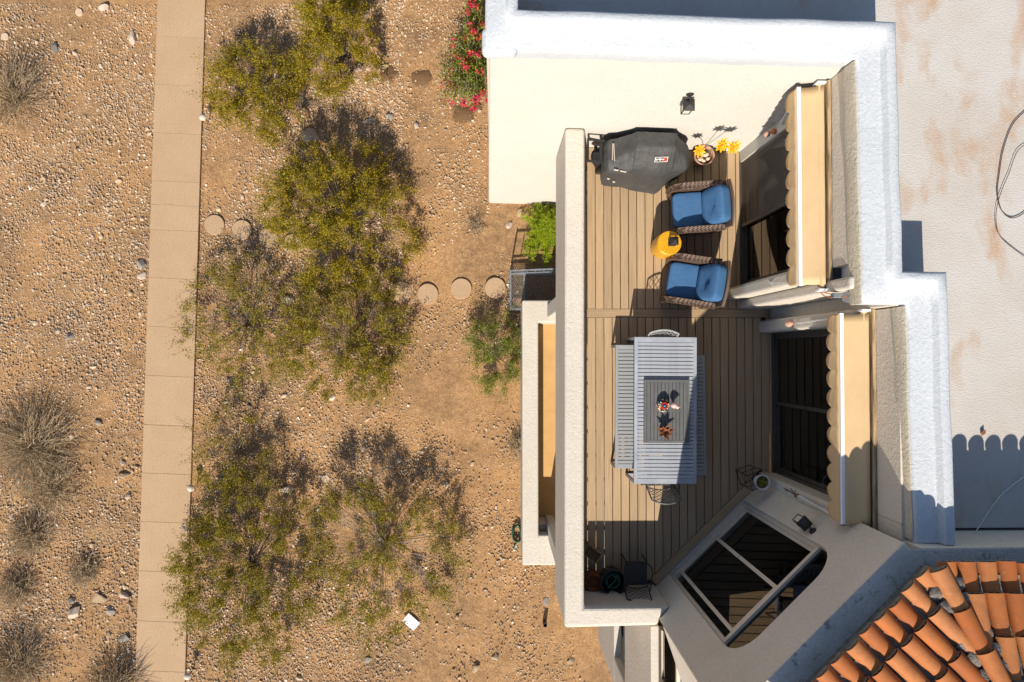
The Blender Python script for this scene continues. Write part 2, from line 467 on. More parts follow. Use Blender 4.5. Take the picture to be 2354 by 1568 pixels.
class MB:
    def __init__(s):
        s.v, s.f, s.mi = [], [], []
        s.cur = 0

    def add(s, vs, fs):
        o = len(s.v)
        s.v += [tuple(a) for a in vs]
        s.f += [tuple(i + o for i in f) for f in fs]
        s.mi += [s.cur] * len(fs)
        return s

    def box(s, x0, x1, y0, y1, z0, z1, ch=0.0):
        if ch <= 0:
            vs = [(x, y, z) for z in (z0, z1) for x, y in ((x0, y0), (x1, y0), (x1, y1), (x0, y1))]
            return s.add(vs, [(3, 2, 1, 0), (4, 5, 6, 7), (0, 1, 5, 4), (1, 2, 6, 5), (2, 3, 7, 6), (3, 0, 4, 7)])
        return s.prism([(x0, y0), (x1, y0), (x1, y1), (x0, y1)], z0, z1, ch)

    def prism(s, poly, z0, z1, ch=0.0):
        p = ccw(poly)
        n = len(p)
        if ch > 0:
            q = offset_poly(p, ch)
            vs = [(x, y, z0) for x, y in p] + [(x, y, z1 - ch) for x, y in p] + [(x, y, z1) for x, y in q]
            fs = [tuple(range(n))[::-1], tuple(range(2 * n, 3 * n))]
            for k in (0, n):
                fs += [(k + i, k + (i + 1) % n, k + n + (i + 1) % n, k + n + i) for i in range(n)]
        else:
            vs = [(x, y, z0) for x, y in p] + [(x, y, z1) for x, y in p]
            fs = [tuple(range(n))[::-1], tuple(range(n, 2 * n))]
            fs += [(i, (i + 1) % n, n + (i + 1) % n, n + i) for i in range(n)]
        return s.add(vs, fs)

    def bar(s, a, b, w, h=None, up=(0, 0, 1)):
        """square bar from a to b"""
        a, b = Vector(a), Vector(b)
        h = h or w
        d = (b - a).normalized()
        u = Vector(up)
        if abs(d.dot(u)) > 0.95:
            u = Vector((0, 1, 0))
        sx = d.cross(u).normalized() * w / 2
        sz = sx.cross(d).normalized() * h / 2
        vs = [p + sx * i + sz * j for p in (a, b) for i, j in ((-1, -1), (1, -1), (1, 1), (-1, 1))]
        return s.add(vs, [(0, 1, 2, 3), (7, 6, 5, 4), (0, 4, 5, 1), (1, 5, 6, 2), (2, 6, 7, 3), (3, 7, 4, 0)])

    def tube(s, pts, r, n=6, cap=True):
        pts = [Vector(p) for p in pts]
        m = len(pts)
        rs = r if hasattr(r, '__len__') else [r] * m
        vs, fs = [], []
        prev = None
        for i, p in enumerate(pts):
            d = (pts[min(i + 1, m - 1)] - pts[max(i - 1, 0)])
            d = d.normalized() if d.length > 1e-9 else Vector((0, 0, 1))
            if prev is None:
                u = d.cross(Vector((0, 0, 1)) if abs(d.z) < 0.9 else Vector((1, 0, 0))).normalized()
            else:
                u = (prev - d * prev.dot(d)).normalized()
            prev = u
            w = d.cross(u)
            for k in range(n):
                a = 2 * math.pi * k / n
                vs.append(p + (u * math.cos(a) + w * math.sin(a)) * rs[i])
        for i in range(m - 1):
            fs += [(i * n + k, i * n + (k + 1) % n, (i + 1) * n + (k + 1) % n, (i + 1) * n + k) for k in range(n)]
        if cap:
            fs += [tuple(range(n))[::-1], tuple(range((m - 1) * n, m * n))]
        return s.add(vs, fs)

    def lathe(s, prof, c=(0, 0, 0), n=24, sx=1.0, sy=1.0):
        vs = [(c[0] + r * sx * math.cos(2 * math.pi * k / n), c[1] + r * sy * math.sin(2 * math.pi * k / n), c[2] + z) for r, z in prof for k in range(n)]
        m = len(prof)
        fs = [(i * n + k, i * n + (k + 1) % n, (i + 1) * n + (k + 1) % n, (i + 1) * n + k) for i in range(m - 1) for k in range(n)]
        fs += [tuple(range(n))[::-1], tuple(range((m - 1) * n, m * n))]
        return s.add(vs, fs)

    def ball(s, c, r, n=12, m=8, jit=0.0):
        rx, ry, rz = r if hasattr(r, '__len__') else (r, r, r)
        prof = []
        for i in range(m + 1):
            a = -math.pi / 2 + math.pi * i / m
            prof.append((max(math.cos(a), 0.02), math.sin(a)))
        o = len(s.v)
        s.lathe([(q, z) for q, z in prof], (0, 0, 0), n)
        for i in range(o, len(s.v)):
            x, y, z = s.v[i]
            k = 1 + (random.uniform(-jit, jit) if jit else 0)
            s.v[i] = (c[0] + x * rx * k, c[1] + y * ry * k, c[2] + z * rz * k)
        return s

    def xform(s, mat, start=0):
        for i in range(start, len(s.v)):
            s.v[i] = tuple(mat @ Vector(s.v[i]))
        return s

    def build(s, name, mat, parent=None, loc=(0, 0, 0), rz=0.0, org=None, smooth=None, bevel=0.0, seg=2, fix=True):
        """org: the verts are in world space and the object's (or its thing's) origin is org"""
        vs = s.v
        if org is not None:
            vs = [(a[0] - org[0], a[1] - org[1], a[2] - org[2]) for a in vs]
        me = bpy.data.meshes.new(name)
        me.from_pydata(vs, [], s.f)
        mats = mat if isinstance(mat, (list, tuple)) else [mat]
        for m_ in mats:
            me.materials.append(M[m_] if isinstance(m_, str) else m_)
        if len(mats) > 1:
            me.polygons.foreach_set('material_index', s.mi)
        if fix and len(s.f) < 6000:
            bm = bmesh.new()
            bm.from_mesh(me)
            bmesh.ops.recalc_face_normals(bm, faces=bm.faces)
            bm.to_mesh(me)
            bm.free()
        if smooth:
            me.polygons.foreach_set('use_smooth', [True] * len(me.polygons))
            me.set_sharp_from_angle(angle=R(smooth))
        me.update()
        o = bpy.data.objects.new(name, me)
        col.objects.link(o)
        o.parent = parent
        if org is not None and parent is None:
            o.location = org
        else:
            o.location = loc
            o.rotation_euler = (0, 0, rz)
        if bevel:
            b = o.modifiers.new('bevel', 'BEVEL')
            b.width = bevel
            b.segments = seg
            b.limit_method = 'ANGLE'
            b.angle_limit = R(35)
        return o


def tag(o, label=None, cat=None, group=None, kind=None):
    for k, v_ in (('label', label), ('category', cat), ('group', group), ('kind', kind)):
        if v_:
            o[k] = v_
    return o


def thing(name, label, cat, loc=(0, 0, 0), rz=0.0, group=None):
    o = bpy.data.objects.new(name, None)
    col.objects.link(o)
    o.location = loc
    o.rotation_euler = (0, 0, rz)
    o.empty_display_size = 0.1
    return tag(o, label, cat, group)


def copy_tree(o, parent=None):
    c_ = o.copy()
    col.objects.link(c_)
    c_.parent = parent
    for ch in list(o.children):
        copy_tree(ch, c_)
    return c_


def np_mesh(name, v, f, mat, parent=None, loc=(0, 0, 0), smooth=False):
    me = bpy.data.meshes.new(name)
    me.from_pydata(v.tolist() if hasattr(v, 'tolist') else v, [], f.tolist() if hasattr(f, 'tolist') else f)
    me.materials.append(M[mat])
    if smooth:
        me.polygons.foreach_set('use_smooth', [True] * len(me.polygons))
    me.update()
    o = bpy.data.objects.new(name, me)
    col.objects.link(o)
    o.parent = parent
    o.location = loc
    return o


# ================================================================== SETTING
# ground: one sheet to the horizon, fine near the house
fx = np.concatenate([np.linspace(-180, -20, 9), np.arange(-16, 8.01, 0.2), np.linspace(12, 180, 9)])
fy = np.concatenate([np.linspace(-180, -16, 9), np.arange(-12, 12.01, 0.2), np.linspace(16, 180, 9)])
vs_g = []
for yy in fy:
    for xx in fx:
        k = mnoise.noise((xx * 1.7, yy * 1.7, 0)) * 0.03 + mnoise.noise((xx * 5, yy * 5, 3)) * 0.012
        if abs(xx + 8.1) < 1.2:
            k *= 0.25
        vs_g.append((xx, yy, gz(xx, yy) + k - 0.01))
nx_ = len(fx)
fs_g = [(j * nx_ + i, j * nx_ + i + 1, (j + 1) * nx_ + i + 1, (j + 1) * nx_ + i) for j in range(len(fy) - 1) for i in range(nx_ - 1)]
ground = np_mesh('ground', vs_g, fs_g, 'soil', smooth=True)
tag(ground, 'sandy orange desert soil between the house and the walking path', 'ground', kind='structure')

# path of poured slabs
ZP = -5.44
jy = [-390, -278, -166, -54 + 26, 82.7, 193.4, 304.5, 414.9, 527.5, 638, 749.6, 862.6, 974.7, 1086.7, 1198.4, 1311.8, 1426.8, 1540.9, 1655, 1770]


def path_x(y):
    return 362 - 52 * y / 1568.0, 471 - 47 * y / 1568.0


pth = MB()
pl = []
for y in jy:
    a, b = path_x(y)
    pl.append((U(a, y, ZP), U(b, y + 4.5, ZP)))
bed = [(p[0].x - 0.0, p[0].y) for p in (pl[0], pl[-1])] + [(p[1].x, p[1].y) for p in (pl[-1], pl[0])]
pth.prism(offset_poly(ccw(bed), 0.02), -5.75, ZP - 0.007)
path = pth.build('path', 'path', smooth=30)
tag(path, 'straight tan concrete walking path running beside the shrubs', 'path', kind='structure')
for i in range(len(jy) - 1):
    g = 0.014 if jy[i] == 974.7 else 0.0028
    g2 = 0.014 if jy[i + 1] == 974.7 else 0.0028
    (a, b), (c_, d) = pl[i], pl[i + 1]
    poly = [(c_.x, c_.y + g2), (d.x, d.y + g2), (b.x, b.y - g), (a.x, a.y - g)]
    o = (sum(p[0] for p in poly) / 4, sum(p[1] for p in poly) / 4, ZP)
    ob = MB().prism([(p[0] - o[0], p[1] - o[1]) for p in poly], -0.12, 0.0, 0.003).build('path_slab', 'path', path, loc=o)
# hairline crack across one slab
pa, pb = U(path_x(472)[0], 471, ZP), U(path_x(472)[1], 474, ZP)
cr = MB()
pts = []
for i in range(25):
    k = i / 24
    q = pa.lerp(pb, k)
    pts.append((q.x, q.y + 0.012 * mnoise.noise((k * 9, 1, 0)) + 0.02 * math.sin(k * 5), ZP + 0.0015))
cr.tube(pts, [0.001 + 0.004 * max(0, mnoise.noise((i * 0.45, 5, 0))) for i in range(25)], 4)
cr.build('crack', 'joist', path)

# ================================================================== HOUSE
house = thing('house', 'white stucco house with flat roof, balcony deck and tiled bay', 'house')


def hp(mb, name, mat, parent=None, **kw):
    return mb.build(name, mat, parent or house, **kw)


def nwall(x):
    return 3.64 - 0.022 * x


# north wall seen face-on above the deck (its west end leans slightly)
ZT = 3.84
b = MB()
bot, top = -5.2, ZT - 0.03
P = [(-0.136, nwall(0)), (4.62, nwall(4.62)), (4.62, nwall(4.62) + 0.3), (-0.136, nwall(0) + 0.3)]
Q = [(-0.06, nwall(0)), (4.62, nwall(4.62)), (4.62, nwall(4.62) + 0.3), (-0.06, nwall(0) + 0.3)]
b.add([(x, y, bot) for x, y in P] + [(x, y, top) for x, y in Q], [(3, 2, 1, 0), (4, 5, 6, 7), (0, 1, 5, 4), (1, 2, 6, 5), (2, 3, 7, 6), (3, 0, 4, 7)])
hp(b, 'wall', 'stucco_smooth', bevel=0.05, seg=3)
b = MB()
b.box(-0.10, 0.2, nwall(0) + 0.302, 13.0, -5.2, ZT - 0.03)
hp(b, 'wall', 'stucco', bevel=0.03)


# parapet swept along the edge of the flat roof
def sweep(path_, prof, scales, step=0.22, jit=0.006, closed=True):
    """prof: (offset to the left, z); every segment has its own width scale"""
    n = len(path_)
    segs = []
    for i in range(n - 1):
        a, c2 = Vector(path_[i]), Vector(path_[i + 1])
        d = (c2 - a).normalized()
        segs.append((a, d, Vector((-d.y, d.x)), (c2 - a).length))

    def isect(i, o1, o2):
        a, d, nn, L = segs[i - 1]
        a2, d2, n2, L2 = segs[i]
        p, q = a + nn * o1, a2 + n2 * o2
        den = d.x * d2.y - d.y * d2.x
        t_ = ((q.x - p.x) * d2.y - (q.y - p.y) * d2.x) / den
        return p + d * t_
    rings = []
    for i in range(n):
        ring = []
        for (o, z) in prof:
            if i == 0:
                q = segs[0][0] + segs[0][2] * o * scales[0]
            elif i == n - 1:
                q = segs[-1][0] + segs[-1][1] * segs[-1][3] + segs[-1][2] * o * scales[-1]
            else:
                q = isect(i, o * scales[i - 1], o * scales[i])
            ring.append(Vector((q.x, q.y, z)))
        rings.append(ring)
    full = [rings[0]]
    for i in range(n - 1):
        k = max(1, int(segs[i][3] / step))
        for j in range(1, k + 1):
            r_ = []
            for a, c2 in zip(rings[i], rings[i + 1]):
                q = a.lerp(c2, j / k)
                if j < k:
                    q = q + Vector((mnoise.noise(q * 1.9), mnoise.noise(q * 1.9 + Vector((9, 0, 0))), mnoise.noise(q * 1.9 + Vector((0, 9, 0))))) * jit * 2
                r_.append(q)
            full.append(r_)
    b = MB()
    m = len(prof)
    vs = [q for r_ in full for q in r_]
    fs = []
    for i in range(len(full) - 1):
        for k in range(m if closed else m - 1):
            fs.append((i * m + k, i * m + (k + 1) % m, (i + 1) * m + (k + 1) % m, (i + 1) * m + k))
    fs += [tuple(range(m)), tuple(range((len(full) - 1) * m, len(full) * m))[::-1]]
    return b.add(vs, fs)


JOG = 0.59
ppath = [(-0.10, 13.0), (-0.10, nwall(0) - 0.03), (4.31, nwall(4.3) - 0.03), (4.36, JOG), (4.885, JOG - 0.005), (4.95, -2.235)]
prof = [(0.0, 3.66), (0.0, 3.80), (0.012, 3.835), (0.05, 3.852), (0.29, 3.862), (0.305, 3.87), (0.325, 3.95), (0.345, 3.962), (0.44, 3.955), (0.47, 3.93), (0.475, 3.2), (0.1, 3.2)]
hp(sweep(ppath, prof, [0.80, 0.86, 0.93, 0.80, 0.93]), 'parapet', 'coating', smooth=55)
# stuccoed fascia under the coating, facing the deck
fas = [(-0.022, 3.60), (-0.022, 3.79), (-0.004, 3.822), (0.02, 3.822), (0.02, 3.60)]
hp(sweep([(4.31, nwall(4.3) - 0.05), (4.36, JOG)], fas, [1]), 'fascia', 'fascia', smooth=50)
hp(sweep([(4.885, JOG - 0.03), (4.945, -2.2)], fas, [1]), 'fascia', 'fascia', smooth=50)
hp(MB().box(-0.145, 0.28, nwall(0) - 0.10, nwall(0) + 0.22, 3.62, 3.83), 'parapet_corner', 'coating', bevel=0.07, seg=4)

# flat roof
ZR = 3.30
rf = MB()
rf.prism([(0.1, nwall(0) + 0.25), (4.7, nwall(4.6) + 0.22), (4.75, JOG + 0.30), (5.25, JOG + 0.30), (5.3, -2.2), (15, -2.2), (15, 13), (0.1, 13)], ZR - 0.2, ZR)
hp(rf, 'flat_roof', 'flat_roof')


# walls of the two balcony doors, piers and recess
def wall_prism(poly, z0, z1, mat='stucco', bev=0.035, name='wall'):
    return hp(MB().prism(poly, z0, z1), name, mat, bevel=bev, seg=3)


DH = 2.75
wall_prism([(4.33, 1.10), (4.62, 1.10), (4.62, 3.54), (4.34, 3.54)], DH, 3.70, 'stucco_bay', 0.01)
wall_prism([(4.315, 3.34), (4.62, 3.34), (4.62, 3.55), (4.315, 3.55)], -0.1, DH - 0.003, 'stucco_smooth', 0.02)
wall_prism([(4.075, 0.94), (4.64, 0.94), (4.64, 1.15), (4.075, 1.15)], -0.1, 3.0, 'stucco', 0.045, 'pier')
wall_prism([(4.28, 0.78), (5.0, 0.78), (5.0, 0.937), (4.28, 0.937)], -0.1, 3.72, 'stucco', 0.04, 'pier')
wall_prism([(4.83, 0.577), (5.1, 0.577), (5.1, 0.777), (4.83, 0.777)], -0.1, 3.72, 'stucco_bay', 0.01)
wall_prism([(4.63, 0.364), (5.1, 0.364), (5.1, 0.574), (4.63, 0.574)], -0.1, 2.98, 'stucco', 0.045, 'pier')
wall_prism([(4.885, -2.05), (5.2, -2.05), (5.2, 0.56), (4.885, 0.56)], DH, 3.70, 'stucco_bay', 0.01)
wall_prism([(4.63, -2.25), (5.2, -2.25), (5.2, -2.07), (4.63, -2.07)], -0.1, 2.96, 'stucco_bay', 0.04, 'pier')
wall_prism([(4.885, -2.245), (5.2, -2.245), (5.2, -2.053), (4.885, -2.053)], 2.963, 3.70, 'stucco_bay', 0.005)

# rooms behind the glass
def room(x0, x1, y0, y1, z0, z1):
    m = MB()
    m.add([(x, y, z) for z in (z0, z1) for x, y in ((x0, y0), (x1, y0), (x1, y1), (x0, y1))], [(4, 5, 6, 7), (0, 1, 5, 4), (1, 2, 6, 5), (2, 3, 7, 6)])
    m.cur = 1
    m.add([(x0, y0, z0), (x1, y0, z0), (x1, y1, z0), (x0, y1, z0)], [(0, 1, 2, 3)])
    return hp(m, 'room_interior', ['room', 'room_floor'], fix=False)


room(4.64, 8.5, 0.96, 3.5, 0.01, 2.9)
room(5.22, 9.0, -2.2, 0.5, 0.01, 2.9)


def curtain(x, y0, y1, z0, z1, amp, waves):
    m = MB()
    n = waves * 8
    vs = []
    for i in range(n + 1):
        k = i / n
        yy = y0 + (y1 - y0) * k
        xx = x + amp * math.sin(k * waves * 2 * math.pi) + amp * 0.4 * math.sin(k * waves * 4.7)
        vs += [(xx, yy, z0 + 0.02 * math.sin(k * 9)), (xx * 0.98 + x * 0.02, yy, z1)]
    m.add(vs, [(2 * i, 2 * i + 2, 2 * i + 3, 2 * i + 1) for i in range(n)])
    return hp(m, 'curtain', 'curtain', smooth=60, fix=False)


curtain(5.02, -2.02, -1.0, 0.08, 2.7, 0.05, 6)
curtain(4.72, 1.2, 1.95, 0.08, 2.7, 0.05, 6)


def slider(x, y0, y1, z1, mat, off=0.0, flip=1):
    """two-panel sliding glass door facing -x"""
    m = MB()
    m.box(x - 0.03, x + 0.09, y0, y1, -0.02, 0.035, 0.005)
    m.box(x, x + 0.08, y0, y0 + 0.05, 0.035, z1)
    m.box(x, x + 0.08, y1 - 0.05, y1, 0.035, z1)
    m.box(x, x + 0.08, y0 + 0.05, y1 - 0.05, z1 - 0.05, z1)
    d = hp(m, 'sliding_door', mat)
    ym = (y0 + y1) / 2 + off
    for k, (a, c2, xo) in enumerate(((y0 + 0.052, ym + 0.03, 0.045), (ym - 0.03, y1 - 0.052, 0.012))):
        s = MB()
        xx = x + xo
        s.box(xx, xx + 0.028, a, a + 0.055, 0.04, z1 - 0.055)
        s.box(xx, xx + 0.028, c2 - 0.055, c2, 0.04, z1 - 0.055)
        s.box(xx, xx + 0.028, a + 0.055, c2 - 0.055, 0.04, 0.11)
        s.box(xx, xx + 0.028, a + 0.055, c2 - 0.055, z1 - 0.11, z1 - 0.055)
        hp(s, 'panel_frame', mat, d)
        hp(MB().box(xx + 0.011, xx + 0.016, a + 0.05, c2 - 0.05, 0.1, z1 - 0.1), 'pane', 'glass', d)
    hp(MB().box(x - 0.012, x + 0.012, ym - 0.02, ym + 0.005, 0.95, 1.2, 0.004), 'handle', mat, d)
    return d


d1 = slider(4.33, 1.155, 3.338, DH - 0.004, 'bronze')
hp(MB().box(4.318, 4.322, 2.25, 3.30, 0.05, DH - 0.06), 'insect_screen', 'screen', d1)
hp(MB().box(4.312, 4.326, 2.20, 2.25, 0.05, DH - 0.06), 'screen_stile', 'bronze', d1)
slider(4.88, -2.067, 0.36, DH - 0.004, 'bronze')

# bay: NW wall with the big rounded opening
B1, C0 = Vector((4.63, -2.25)), Vector((2.61, -4.20))
bd = (C0 - B1).normalized()
bn = Vector((bd.y, -bd.x))
if bn.y < 0:
    bn = -bn
BL = (C0 - B1).length
ZB = 4.03


def bay(s, z, depth=0.0):
    q = B1 + bd * s - bn * depth
    return Vector((q.x, q.y, z))


s0, s1, zh, rc = 0.42, 2.24, 3.27, 0.42
arch = [(s0, -0.02)]
for i in range(9):
    a = math.pi - (math.pi / 2) * i / 8
    arch.append((s0 + rc + rc * math.cos(a), zh - rc + rc * math.sin(a)))
for i in range(9):
    a = math.pi / 2 - (math.pi / 2) * i / 8
    arch.append((s1 - rc + rc * math.cos(a), zh - rc + rc * math.sin(a)))
arch.append((s1, -0.02))
outer = [(0, -0.02)]
for (s_, z_) in arch[1:-1]:
    outer.append((None, None))
m = MB()
TH = 0.32
# face built as quads fanning from opening to the rim of the wall
rim = [(-0.12, -0.02)]
na = len(arch)
for i in range(1, na - 1):
    s_, z_ = arch[i]
    if i <= 4:
        rim.append((-0.12, ZB * (0.5 + 0.5 * i / 4)))
    elif i >= na - 5:
        rim.append((BL, ZB * (0.5 + 0.5 * (na - 1 - i) / 4)))
    else:
        rim.append((-0.12 + (BL + 0.12) * (i - 4) / (na - 9), ZB))
rim.append((BL, -0.02))
vs = [bay(s_, z_) for s_, z_ in arch] + [bay(s_, z_) for s_, z_ in rim] + [bay(s_, z_, TH) for s_, z_ in arch] + [bay(s_, z_, TH) for s_, z_ in rim]
fs = []
for i in range(na - 1):
    fs.append((i, i + 1, na + i + 1, na + i))
    fs.append((2 * na + i, 3 * na + i, 3 * na + i + 1, 2 * na + i + 1))
    fs.append((i, 2 * na + i, 2 * na + i + 1, i + 1))
    fs.append((na + i, na + i + 1, 3 * na + i + 1, 3 * na + i))
fs += [(0, na, 3 * na, 2 * na), (na - 1, 3 * na - 1, 4 * na - 1, 2 * na - 1)]
m.add(vs, fs)
hp(m, 'bay_wall', 'stucco_bay', bevel=0.02, seg=2)
hp(MB().prism([tuple(bay(0, 0).xy), tuple(bay(BL, 0).xy), tuple(bay(BL, 0, TH).xy), tuple(bay(0, 0, TH).xy)], -0.75, -0.022), 'bay_wall', 'stucco_bay')
# west face of the bay, overhanging the lower storey, and the body behind
E0 = Vector((3.0, -5.37))
wd = (E0 - C0).normalized()
wnrm = Vector((wd.y, -wd.x))
E1 = C0 + wd * 4.5
wp = [tuple(C0), tuple(E1), (E1.x + 0.3, E1.y + 0.05), (C0.x + 0.26, C0.y - 0.02)]
hp(MB().prism(wp, 1.2, ZB), 'bay_wall', 'stucco', bevel=0.03, seg=3)
hp(MB().box(4.9, 15.0, -2.5, -2.238, 2.8, ZB), 'bay_wall', 'stucco_bay')
# bay room
m = MB()
rp = [tuple(bay(0.05, 0, TH + 0.01).xy), tuple(bay(BL - 0.05, 0, TH + 0.01).xy), (3.4, -7.2), (7.5, -7.2), (7.5, -2.6)]
m.add([(x, y, 0.0) for x, y in rp] + [(x, y, 3.6) for x, y in rp], [(5, 6, 7, 8, 9), (1, 2, 7, 6), (2, 3, 8, 7), (3, 4, 9, 8), (4, 0, 5, 9)])
m.cur = 1
m.add([(x, y, 0.001) for x, y in rp], [(0, 1, 2, 3, 4)])
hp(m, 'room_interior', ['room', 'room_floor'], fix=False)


# sliding door in the bay
def bayquad(m, sa, sb, za, zb, d0, d1):
    vs = [bay(s_, z_, d_) for d_ in (d0, d1) for s_, z_ in ((sa, za), (sb, za), (sb, zb), (sa, zb))]
    m.add(vs, [(0, 1, 2, 3), (7, 6, 5, 4), (0, 4, 5, 1), (1, 5, 6, 2), (2, 6, 7, 3), (3, 7, 4, 0)])


zt = 2.60
m = MB()
bayquad(m, s0, s1, -0.01, 0.05, 0.06, 0.2)
bayquad(m, s0, s0 + 0.05, 0.05, zt, 0.09, 0.17)
bayquad(m, s1 - 0.05, s1, 0.05, zt, 0.09, 0.17)
bayquad(m, s0 + 0.001, s1 - 0.001, zt, zt + 0.075, 0.085, 0.175)
bdoor = hp(m, 'sliding_door', 'door_alu')
sm = 1.22
for (a, c2, d0) in ((s0 + 0.052, sm + 0.03, 0.135), (sm - 0.03, s1 - 0.16, 0.10)):
    m = MB()
    bayquad(m, a, a + 0.055, 0.055, zt - 0.005, d0, d0 + 0.03)
    bayquad(m, c2 - 0.055, c2, 0.055, zt - 0.005, d0, d0 + 0.03)
    bayquad(m, a + 0.055, c2 - 0.055, 0.055, 0.12, d0, d0 + 0.03)
    bayquad(m, a + 0.055, c2 - 0.055, zt - 0.06, zt - 0.005, d0, d0 + 0.03)
    hp(m, 'panel_frame', 'door_alu', bdoor)
    m = MB()
    bayquad(m, a + 0.05, c2 - 0.05, 0.11, zt - 0.05, d0 + 0.012, d0 + 0.017)
    hp(m, 'pane', 'glass', bdoor)
m = MB()
bayquad(m, s1 - 0.17, s1 - 0.045, 0.06, zt - 0.01, 0.148, 0.153)
hp(m, 'pane', 'glass', bdoor)
m = MB()
bayquad(m, sm + 0.16, sm + 0.195, 0.06, zt - 0.01, 0.165, 0.18)
hp(m, 'screen_stile', 'bronze', bdoor)
m = MB()
bayquad(m, sm - 0.02, sm + 0.03, 1.0, 1.22, 0.07, 0.10)
hp(m, 'handle', 'door_alu', bdoor)
# transom pane follows the rounded head
m = MB()
tp = [(s0 + 0.001, zt + 0.075)] + [(s_, z_) for s_, z_ in arch[1:-1] if z_ > zt + 0.08] + [(s1 - 0.001, zt + 0.075)]
n = len(tp)
m.add([bay(s_, z_, 0.125) for s_, z_ in tp] + [bay(s_, z_, 0.13) for s_, z_ in tp], [tuple(range(n)), tuple(range(n, 2 * n))[::-1]] + [(i, (i + 1) % n, n + (i + 1) % n, n + i) for i in range(n)])
hp(m, 'transom_pane', 'glass', bdoor)
# conduit down the inner corner, outlets beside it
hp(MB().tube([(4.622, -2.262, 0.9), (4.622, -2.262, 3.7)], 0.011, 6), 'conduit', 'door_alu')
for zz in (1.55, 1.9):
    hp(MB().box(4.618, 4.632, -2.22, -2.14, zz, zz + 0.12, 0.003), 'outlet_cover', 'door_alu')

# ledge on top of the bay and the tiled roof above it
led = [(4.632, -2.236)]
lw = MB()
i0, i1 = bay(BL + 0.02, ZB), bay(0, ZB)
in0, in1 = bay(BL + 0.02, ZB, 0.34), bay(0.24, ZB, 0.34)
lw.prism([(i0.x, i0.y), (i1.x, i1.y + 0.0), (15, -2.236), (15, -2.75), (in1.x + 0.3, -2.75), (bay(0.3, 0, 0.62).x, bay(0.3, 0, 0.62).y), (bay(BL + 0.02, 0, 0.62).x, bay(BL + 0.02, 0, 0.62).y)], ZB + 0.002, ZB + 0.012)
hp(lw, 'ledge', 'ledge')

# tile roof: eave corner K, two slopes, hip
ZE, SL, TW, EXP = 4.345, R(19), 0.222, 0.43
ne = Vector((0, -1))
dN, dW = 0.20, 0.32
# K: intersection of Y=-2.236-dN and the NW line shifted inwards by dW
yK = -2.236 - dN
pw = B1 - bn * dW
tK = (yK - pw.y) / bd.y
K = Vector((pw.x + bd.x * tK, yK))
hipd = (Vector((1, 0)) + bd).normalized()
upN, upW = Vector((0, -1)), -bn


def roof_z(p):
    dn = (K - p).y
    dw = (p - K).dot(-bn)
    return ZE + min(dn, dw) * math.tan(SL)


KW = K + bd * (BL - 0.28)
hip2 = (-bd + wd).normalized()
den = hipd.x * hip2.y - hipd.y * hip2.x
tA = ((KW.x - K.x) * hip2.y - (KW.y - K.y) * hip2.x) / den
apex = K + hipd * tA
zA = ZE + (K - apex).y * math.tan(SL)
ee = Vector((15.0, K.y))
er = Vector((15.0, apex.y))
wq = KW + wd * 3.4
w3 = apex + wd * 2.4
m = MB()
pts3 = [(K.x, K.y, ZE), (ee.x, ee.y, ZE), (er.x, er.y, zA), (apex.x, apex.y, zA), (KW.x, KW.y, ZE), (wq.x, wq.y, ZE), (w3.x, w3.y, zA), (er.x, w3.y, zA)]
low = [(x, y, ZB + 0.014) for x, y, z in pts3]
m.add(pts3 + low, [(0, 1, 2, 3), (0, 3, 4), (4, 3, 6, 5), (3, 2, 7, 6), (0, 8, 9, 1), (0, 4, 12, 8), (4, 5, 13, 12), (5, 6, 14, 13), (6, 7, 15, 14), (7, 2, 1, 9, 15)])
tile_roof = hp(m, 'tile_roof', 'mortar', fix=False)
# mortar bird-stop bars added at the eave to block sun leaking between tiles
m = MB()
for a_, e_, L_ in ((K, Vector((1, 0)), 9.0), (K, bd, (KW - K).length)):
    inn = upN if e_.y == 0 else upW
    q0, q1 = a_ + inn * 0.03, a_ + e_ * L_ + inn * 0.03
    m.bar((q0.x, q0.y, ZE + 0.0), (q1.x, q1.y, ZE + 0.0), 0.04, 0.04)
hp(m, 'eave_sun_stop', 'mortar', tile_roof)

# one barrel tile, butt end at y=0, axis +y
def make_tile(L, r0, r1, name):
    m = MB()
    n = 11
    th = 0.014
    vs, fs = [], []
    ys = [0.0, L * 0.5, L]
    for yy in ys:
        r_ = r0 + (r1 - r0) * yy / L
        for q in (r_, r_ - th):
            for k in range(n):
                a = math.pi * (-0.02 + 1.04 * k / (n - 1))
                w = 1 + 0.012 * math.sin(k * 2.1 + yy * 9)
                vs.append((q * math.cos(a) * w, yy, q * math.sin(a) * 0.86 * w))
    for j in range(2):
        o, p = j * 2 * n, (j + 1) * 2 * n
        for k in range(n - 1):
            fs.append((o + k, p + k, p + k + 1, o + k + 1))
            fs.append((o + n + k, o + n + k + 1, p + n + k + 1, p + n + k))
        fs.append((o, o + n, p + n, p))
        fs.append((o + n - 1, p + n - 1, p + 2 * n - 1, o + 2 * n - 1))
    for k in range(n - 1):
        fs.append((k, k + 1, n + k + 1, n + k))
        fs.append((4 * n + k, 5 * n + k, 5 * n + k + 1, 4 * n + k + 1))
    m.add(vs, fs)
    m.cur = 1
    mv = [((r0 - th) * math.cos(math.pi * k / 8) * 0.97, -0.014 + 0.008 * (k % 2), (r0 - th) * math.sin(math.pi * k / 8) * 0.80) for k in range(9)]
    m.add(mv, [tuple(range(9))])
    me_o = m.build(name, ['tile', 'mortar'], smooth=45, fix=False)
    return me_o


t0 = make_tile(0.52, 0.103, 0.082, 'roof_tile')
tile_me = t0.data
bpy.data.objects.remove(t0)


